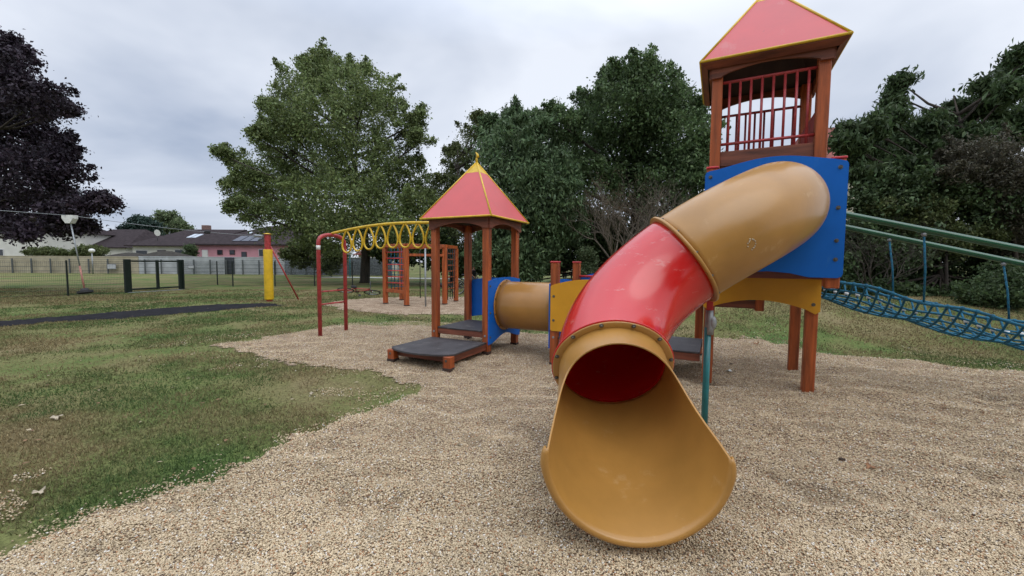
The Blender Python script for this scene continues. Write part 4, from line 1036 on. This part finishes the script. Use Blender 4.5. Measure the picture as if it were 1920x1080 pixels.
tree('brown_shrub', 'brownish dry twiggy shrub among the bushes at the right edge', 'shrub', gb(1900, 575, 10.9), pxb(bl, 10.9, 1), lm['grey'], .050, 1700, 30, .15, 1.8, fork=.2)
bl = [(1780, 455, 30), (1820, 385, 22), (1750, 400, 22), (1700, 420, 25), (1660, 395, 16), (1850, 450, 20)]
tree('leafy_bush', 'yellowish green bush in the thicket behind the green handrails', 'bush', gb(1770, 575, 10.8), pxb(bl, 10.8, .6), lm['olive'], .075, 520, 26, .1, fork=.2)
# unseen tree belt, added to cut low frontal light and reflect in the slide
bl = [(Vector((x_, -13+random.random()*3, z_)), r_) for x_, z_, r_ in ((-14, 4, 3.2), (-9, 5, 3.4), (-4, 4, 3), (1, 5.5, 3.6), (6, 4.5, 3.2), (11, 5, 3.4), (-11, 8, 2.6), (-2, 8, 2.8), (4, 9, 2.8), (9, 8, 2.6), (15, 4, 3), (-6.5, 2, 2), (3.5, 2, 2), (13, 2, 2))]
tree('added_tree_belt', 'unseen leafy trees added behind the viewpoint to shade and reflect in the glossy slide', 'trees', (1, -13, 0), bl, lm['deep'], .5, 1100, 18, .5, shoots=0)
bl = [(1850, 560, 40), (1900, 590, 40), (1960, 600, 50), (1930, 550, 45), (1880, 530, 30)]
tree('low_bush', 'low dark bush at the right edge behind the sagging blue net', 'bush', gb(1900, 615, 9.2), pxb(bl, 9.2, .8), lm['deep'], .07, 900, 30, .08, fork=.2)
# far background
bl = [(310, 412, 10), (300, 425, 14), (320, 420, 14), (290, 430, 12), (335, 428, 10), (345, 440, 12), (310, 440, 16)]
tree('pale_tree', 'pale green tree rising behind the grey-roofed house', 'tree', gb(310, 505, 75), pxb(bl, 75, 3), lm['pale'], .35, 240, 24, .4)
bl = [(262, 418, 5), (262, 426, 10), (250, 432, 10), (275, 430, 12), (262, 440, 18), (243, 441, 8), (282, 443, 10), (262, 455, 18)]
tree('pine_tree', 'dark conifer between the two dark-roofed houses', 'tree', gb(262, 505, 68), pxb(bl, 68, 3), lm['conifer'], .35, 260, 24, .4, 1.6)
bl = [(60, 477, 8), (80, 475, 10), (100, 476, 9), (120, 478, 7)]
tree('clipped_hedge', 'clipped green hedge above the beige wall', 'hedge', gb(90, 505, 45), pxb(bl, 45, 1), lm['olive'], .14, 260, 26, .1, hollow=.6)
bl = [(160, 474, 11), (178, 472, 10), (190, 476, 8), (150, 478, 8)]
tree('round_bush', 'dark green bush beside the globe lamp behind the wall', 'bush', gb(170, 505, 46), pxb(bl, 46, 1), lm['olive'], .14, 220, 26, .1, hollow=.6)
bl = [(357, 468, 6), (357, 478, 8), (353, 486, 7)]
tree('garden_tree', 'small dark tree against the corner of the pink house', 'tree', gb(357, 505, 48), pxb(bl, 48, .6), lm['deep'], .16, 90, 22, .12)
dtw = mat('dark_twigs', (.075, .062, .050), .95, .2, 5)
# dead shrubs with bare branches
def dead(name, label, base, hgt, spread, seed, nb=9, col=twig, r0=.07, leafy=False):
    t_ = thing(name, label, 'shrub', base); rr = random.Random(seed); b = MB(); tips = []
    def grow(p, d_, L_, r_, lev):
        pts = [p]; 
        for i in range(4):
            d_ = (d_+Vector((rr.gauss(0, .16), rr.gauss(0, .16), rr.gauss(.05, .10)))).normalized(); pts.append(pts[-1]+d_*L_/4)
        b.tube(pts, [r_*(1-.14*i) for i in range(5)], 5 if lev < 2 else 3, caps=False)
        if lev >= 4: tips.append(pts[-1]); return
        for k in range(3 if lev else 4):
            f = pts[rr.randint(2, 4)]
            grow(f, (d_+Vector((rr.gauss(0, .5), rr.gauss(0, .5), rr.gauss(.12, .3)))).normalized(), L_*rr.uniform(.6, .85), r_*.5, lev+1)
    for k in range(nb):
        a = 2*PI*k/nb+rr.random(); grow(Vector(base), Vector((math.cos(a)*spread, math.sin(a)*spread, 1)).normalized(), hgt*.36, r0*rr.uniform(.6, 1), 0)
    b.build('branches', col, t_)
    if leafy:
        V, cl = leaves(np.array(tips), np.full(len(tips), .10), 5, .06); V = V-np.array(base); npmesh('dry_leaves', V, np.arange(len(V)).reshape(-1, 4), lm['brown'], t_, col=cl)
dead('bare_shrub', 'bare branched dead shrub with brown leaves in front of the dense dark tree', gb(1165, 535, 18), 5.2, .45, 3, 5, leafy=True, r0=.10)
dead('bare_shrub', 'grey bare twiggy shrub just left of the slide top', gb(1235, 535, 17.5), 4.8, .35, 8, 6, r0=.07)
dead('bare_shrub', 'low tangle of grey dead twigs directly beside the blue tower panel', gb(1640, 580, 10.6), 2.3, .9, 5, 7, r0=.022, col=dtw)

# ------------------------------------------------------------------ bicycles
tyre = mat('tyre', (.02, .02, .022), .8, .1, 10); bred = mat('bike_red', (.35, .03, .03), .35, .1, 10); bblk = mat('bike_black', (.03, .03, .035), .4, .1, 10)
def bike(label, loc, rot, fm):
    t_ = thing('bicycle', label, 'bicycle', (0, 0, 0)); r_ = .32
    def wheel(x_):
        w = bpy.data.objects.new('wheel', None); link(w, t_); w.location = (x_, 0, r_)
        ci = lambda rad, n=28: [Vector((x_+rad*math.cos(2*PI*i/n), 0, r_+rad*math.sin(2*PI*i/n))) for i in range(n)]
        b = MB(); b.tube(ci(r_-.02), .022, 8, True); b.build('tyre', tyre, w)
        b = MB(); b.tube(ci(r_-.045), .010, 6, True)
        for i in range(12): b.tube([Vector((x_, 0, r_)), Vector((x_+(r_-.05)*math.cos(i*PI/6), 0, r_+(r_-.05)*math.sin(i*PI/6)))], .0025, 4)
        b.tube([Vector((x_, -.05, r_)), Vector((x_, .05, r_))], .018, 8); b.build('rim', steel, w)
    wheel(-.5); wheel(.5)
    v = lambda x_, z_, y_=0: Vector((x_, y_, z_))
    b = MB()
    for pq in ((v(-.5, .32), v(-.08, .30)), (v(-.08, .30), v(-.2, .72)), (v(-.2, .68), v(.34, .70)), (v(-.08, .30), v(.36, .62)), (v(-.5, .32), v(-.2, .66)), (v(.33, .78), v(.5, .32))): b.tube(list(pq), .019, 8)
    b.build('frame', fm, t_)
    b = MB(); b.tube([v(.32, .80), v(.31, .90)], .014, 8); b.tube([v(.33, .92, -.28), v(.36, .90, -.1), v(.36, .90, .1), v(.33, .92, .28)], .014, 8); b.build('handlebar', bblk, t_)
    b = MB(); b.tube([v(-.2, .72), v(-.23, .84)], .012, 6); b.ball(v(-.24, .87), .07, 10, (1.8, .9, .5)); b.build('saddle', tyre, t_)
    b = MB(); b.cyl(v(-.08, .30, -.03), v(-.08, .30, -.02), .09, 16); b.tube([v(-.08, .30, -.08), v(.03, .18, -.08)], .01, 6); b.tube([v(-.08, .30, .08), v(-.19, .42, .08)], .01, 6)
    b.box(v(.04, .17, -.12), (.09, .08, .02)); b.box(v(-.2, .43, .12), (.09, .08, .02)); b.build('pedals', bblk, t_)
    t_.rotation_euler = rot; t_.location = loc; return t_
p = G(672, 556); bike('red and black bicycle lying flat on the grass near the red arch', (p.x, p.y, .12), (math.radians(70), math.radians(6), math.radians(24)), bred)
p = G(826, 552); bike('dark bicycle lying on the gravel behind the climbing frame', (p.x, p.y+2.2, .12), (math.radians(72), 0, math.radians(-14)), bblk)
p = G(880, 552); bike('dark bicycle standing upright seen through the playhouse posts', (p.x, p.y, .0), (math.radians(4), 0, math.radians(15)), bblk)

# ------------------------------------------------------------------ people
skin = mat('skin', (.48, .27, .19), .6, .05); hairm = mat('dark_hair', (.03, .02, .015), .7, .1)
def skin_mesh(name, vs, es, rs, m_, par):
    me = bpy.data.meshes.new(name); me.from_pydata(vs, es, []); o = bpy.data.objects.new(name, me); link(o, par)
    md = o.modifiers.new('skin', 'SKIN')
    if not me.skin_vertices: 
        bpy.context.view_layer.objects.active = o
        me.attributes.new if False else None
    return o, me
def limb(b, pts, rs, seg=10): b.tube(pts, rs, seg)
def person(label, loc, h, rz, top, bot, arm=0.3):
    """standing figure facing -y before rotation, built at 1.7 m then scaled"""
    t_ = thing('person', label, 'person', (0, 0, 0)); v = lambda x_, y_, z_: Vector((x_, y_, z_))
    b = MB()
    b.tube([v(0, 0, .86), v(0, 0, .95), v(0, 0, 1.10), v(0, -.01, 1.28), v(0, 0, 1.40), v(0, 0, 1.44), v(0, -.01, 1.50)], [.13, .145, .12, .15, .13, .06, .05], 14)
    b.ball(v(0, -.015, 1.60), .098, 14, (.85, 1, 1.2)); b.ball(v(0, -.115, 1.59), .018, 6); 
    for s in (-1, 1):
        b.tube([v(s*.09, 0, .92), v(s*.10, -.01, .70), v(s*.10, -.02, .50), v(s*.10, .01, .28), v(s*.10, .02, .08)], [.095, .085, .055, .055, .035], 10)
        b.tube([v(s*.10, .05, .035), v(s*.105, -.05, .035), v(s*.11, -.15, .025)], [.035, .04, .025], 8)
        b.tube([v(s*.14, 0, 1.39), v(s*.20, 0, 1.32), v(s*.24, .02, 1.10), v(s*(.25-.05*arm), -.25*arm, .90), v(s*.24, -.3*arm, .84)], [.055, .05, .04, .03, .028], 8)
        for k in range(4): b.tube([v(s*.24+(k-1.5)*.016, -.3*arm, .84), v(s*.24+(k-1.5)*.018, -.3*arm-.02, .75+abs(k-1.5)*.008)], [.009, .007], 5)
        b.tube([v(s*.22, -.3*arm-.02, .83), v(s*.20, -.3*arm-.05, .79)], [.010, .008], 5)
    o = b.build('body', skin, t_); md = o.modifiers.new('merge', 'REMESH'); md.mode = 'VOXEL'; md.voxel_size = .012; md.use_smooth_shade = True
    b = MB(); b.ball(v(0, .015, 1.635), .105, 14, (.88, 1, 1.0)); b.build('hair', hairm, t_)
    b = MB(); b.tube([v(0, 0, .90), v(0, 0, 1.10), v(0, -.01, 1.28), v(0, 0, 1.41)], [.158, .14, .168, .12], 14)
    for s in (-1, 1): b.tube([v(s*.12, 0, 1.38), v(s*.20, 0, 1.32), v(s*.235, .01, 1.14)], [.07, .062, .055], 8)
    b.build('shirt', top, t_)
    b = MB(); b.tube([v(0, 0, .84), v(0, 0, .96)], [.16, .155], 14)
    for s in (-1, 1): b.tube([v(s*.085, 0, .92), v(s*.10, -.01, .70), v(s*.10, -.02, .50), v(s*.10, .01, .15)], [.11, .10, .075, .06], 10)
    b.build('trousers', bot, t_)
    t_.scale = (h/1.7,)*3; t_.rotation_euler = (0, 0, rz); t_.location = loc; return t_
dk = mat('dark_cloth', (.02, .02, .025), .8); pk = mat('pink_cloth', (.50, .25, .26), .8); wh = mat('white_cloth', (.55, .55, .56), .8); jn = mat('denim', (.05, .07, .11), .8)
def pl(px_, py_): p = G(px_, py_); return (p.x, p.y, 0)
person('person in black clothes standing by the far path behind the tunnel', pl(1004, 531), 1.28, .3, dk, dk)
person('person in a pink top standing behind the small blue arched panel', pl(1059, 530), 1.25, -.4, pk, jn)
person('person in a white top next to the one in pink', pl(1073, 529), 1.32, .2, wh, dk, .6)
person('person in dark clothes beside the upright bicycle', pl(888, 545), 1.25, 1.2, dk, jn, .8)

# ------------------------------------------------------------------ litter
lf = mat('dry_leaf', (.34, .17, .08), .8, .3, 30); lp_ = mat('pale_leaf_litter', (.50, .42, .30), .8, .2, 30); dkc = mat('pine_cone', (.07, .045, .03), .9, .3, 60)
def fallen(label, px_, py_, s, m_, z=0, seed=0):
    p = G(px_, py_, z); p.z = float(height(p.x, p.y))+.022; r_ = random.Random(seed+px_); pts = []; n = 15
    for i in range(n):
        a = 2*PI*i/n; k = s*(1 if i % 3 else .55)*(1+r_.uniform(-.2, .2)); pts.append((math.cos(a)*k, math.sin(a)*k*.8, .012*math.sin(a*2)+r_.uniform(0, .012)))
    pts.append((0, 0, .004)); V = np.array(pts); Fc = [(i, (i+1) % n, n) for i in range(n)]
    o = npmesh('fallen_leaf', V, Fc, m_); o.location = p; o.rotation_euler = (r_.uniform(-.3, .3), r_.uniform(-.3, .3), r_.uniform(0, 6)); md = o.modifiers.new('t', 'SOLIDIFY'); md.thickness = .002
    return tag(o, label, 'leaf', 'fallen leaves')
fallen('reddish brown curled leaf alone on the gravel at lower right', 1632, 874, .038, lf)
fallen('pale dry leaf lying on the bare patch of the lawn at left', 108, 786, .05, lp_)
fallen('pale dry leaf on the grass near the gravel edge at lower left', 74, 926, .035, lp_)
fallen('brown leaf on the gravel beneath the tower between the posts', 1417, 664, .05, lf)
fallen('small pale leaf on the grass left of the gravel tip', 585, 742, .03, lp_)
fallen('pale leaf on the grass strip behind the red arch', 782, 598, .06, lp_)
o = fallen('white oval scrap lying on gravel near the teal slide pole', 1366, 704, .045, white); o.name = 'plastic_scrap'; o['category'] = 'litter'; del o['group']
for (x_, y_, lb) in ((1579, 860, 'small dark cone on the gravel left of the reddish leaf'), (1371, 689, 'small dark cone on the gravel just above the white scrap')):
    p = G(x_, y_); p.z = float(height(p.x, p.y))+.02; b = MB(); b.ball((0, 0, 0), .016, 10, (1.3, 1, .8)); 
    for i in range(10): b.ball((.016*math.cos(i*.63)*1.1, .016*math.sin(i*.63), .004*(-1)**i), .006, 6)
    o = b.build('pine_cone', dkc); o.location = p; tag(o, lb, 'cone', 'small cones')
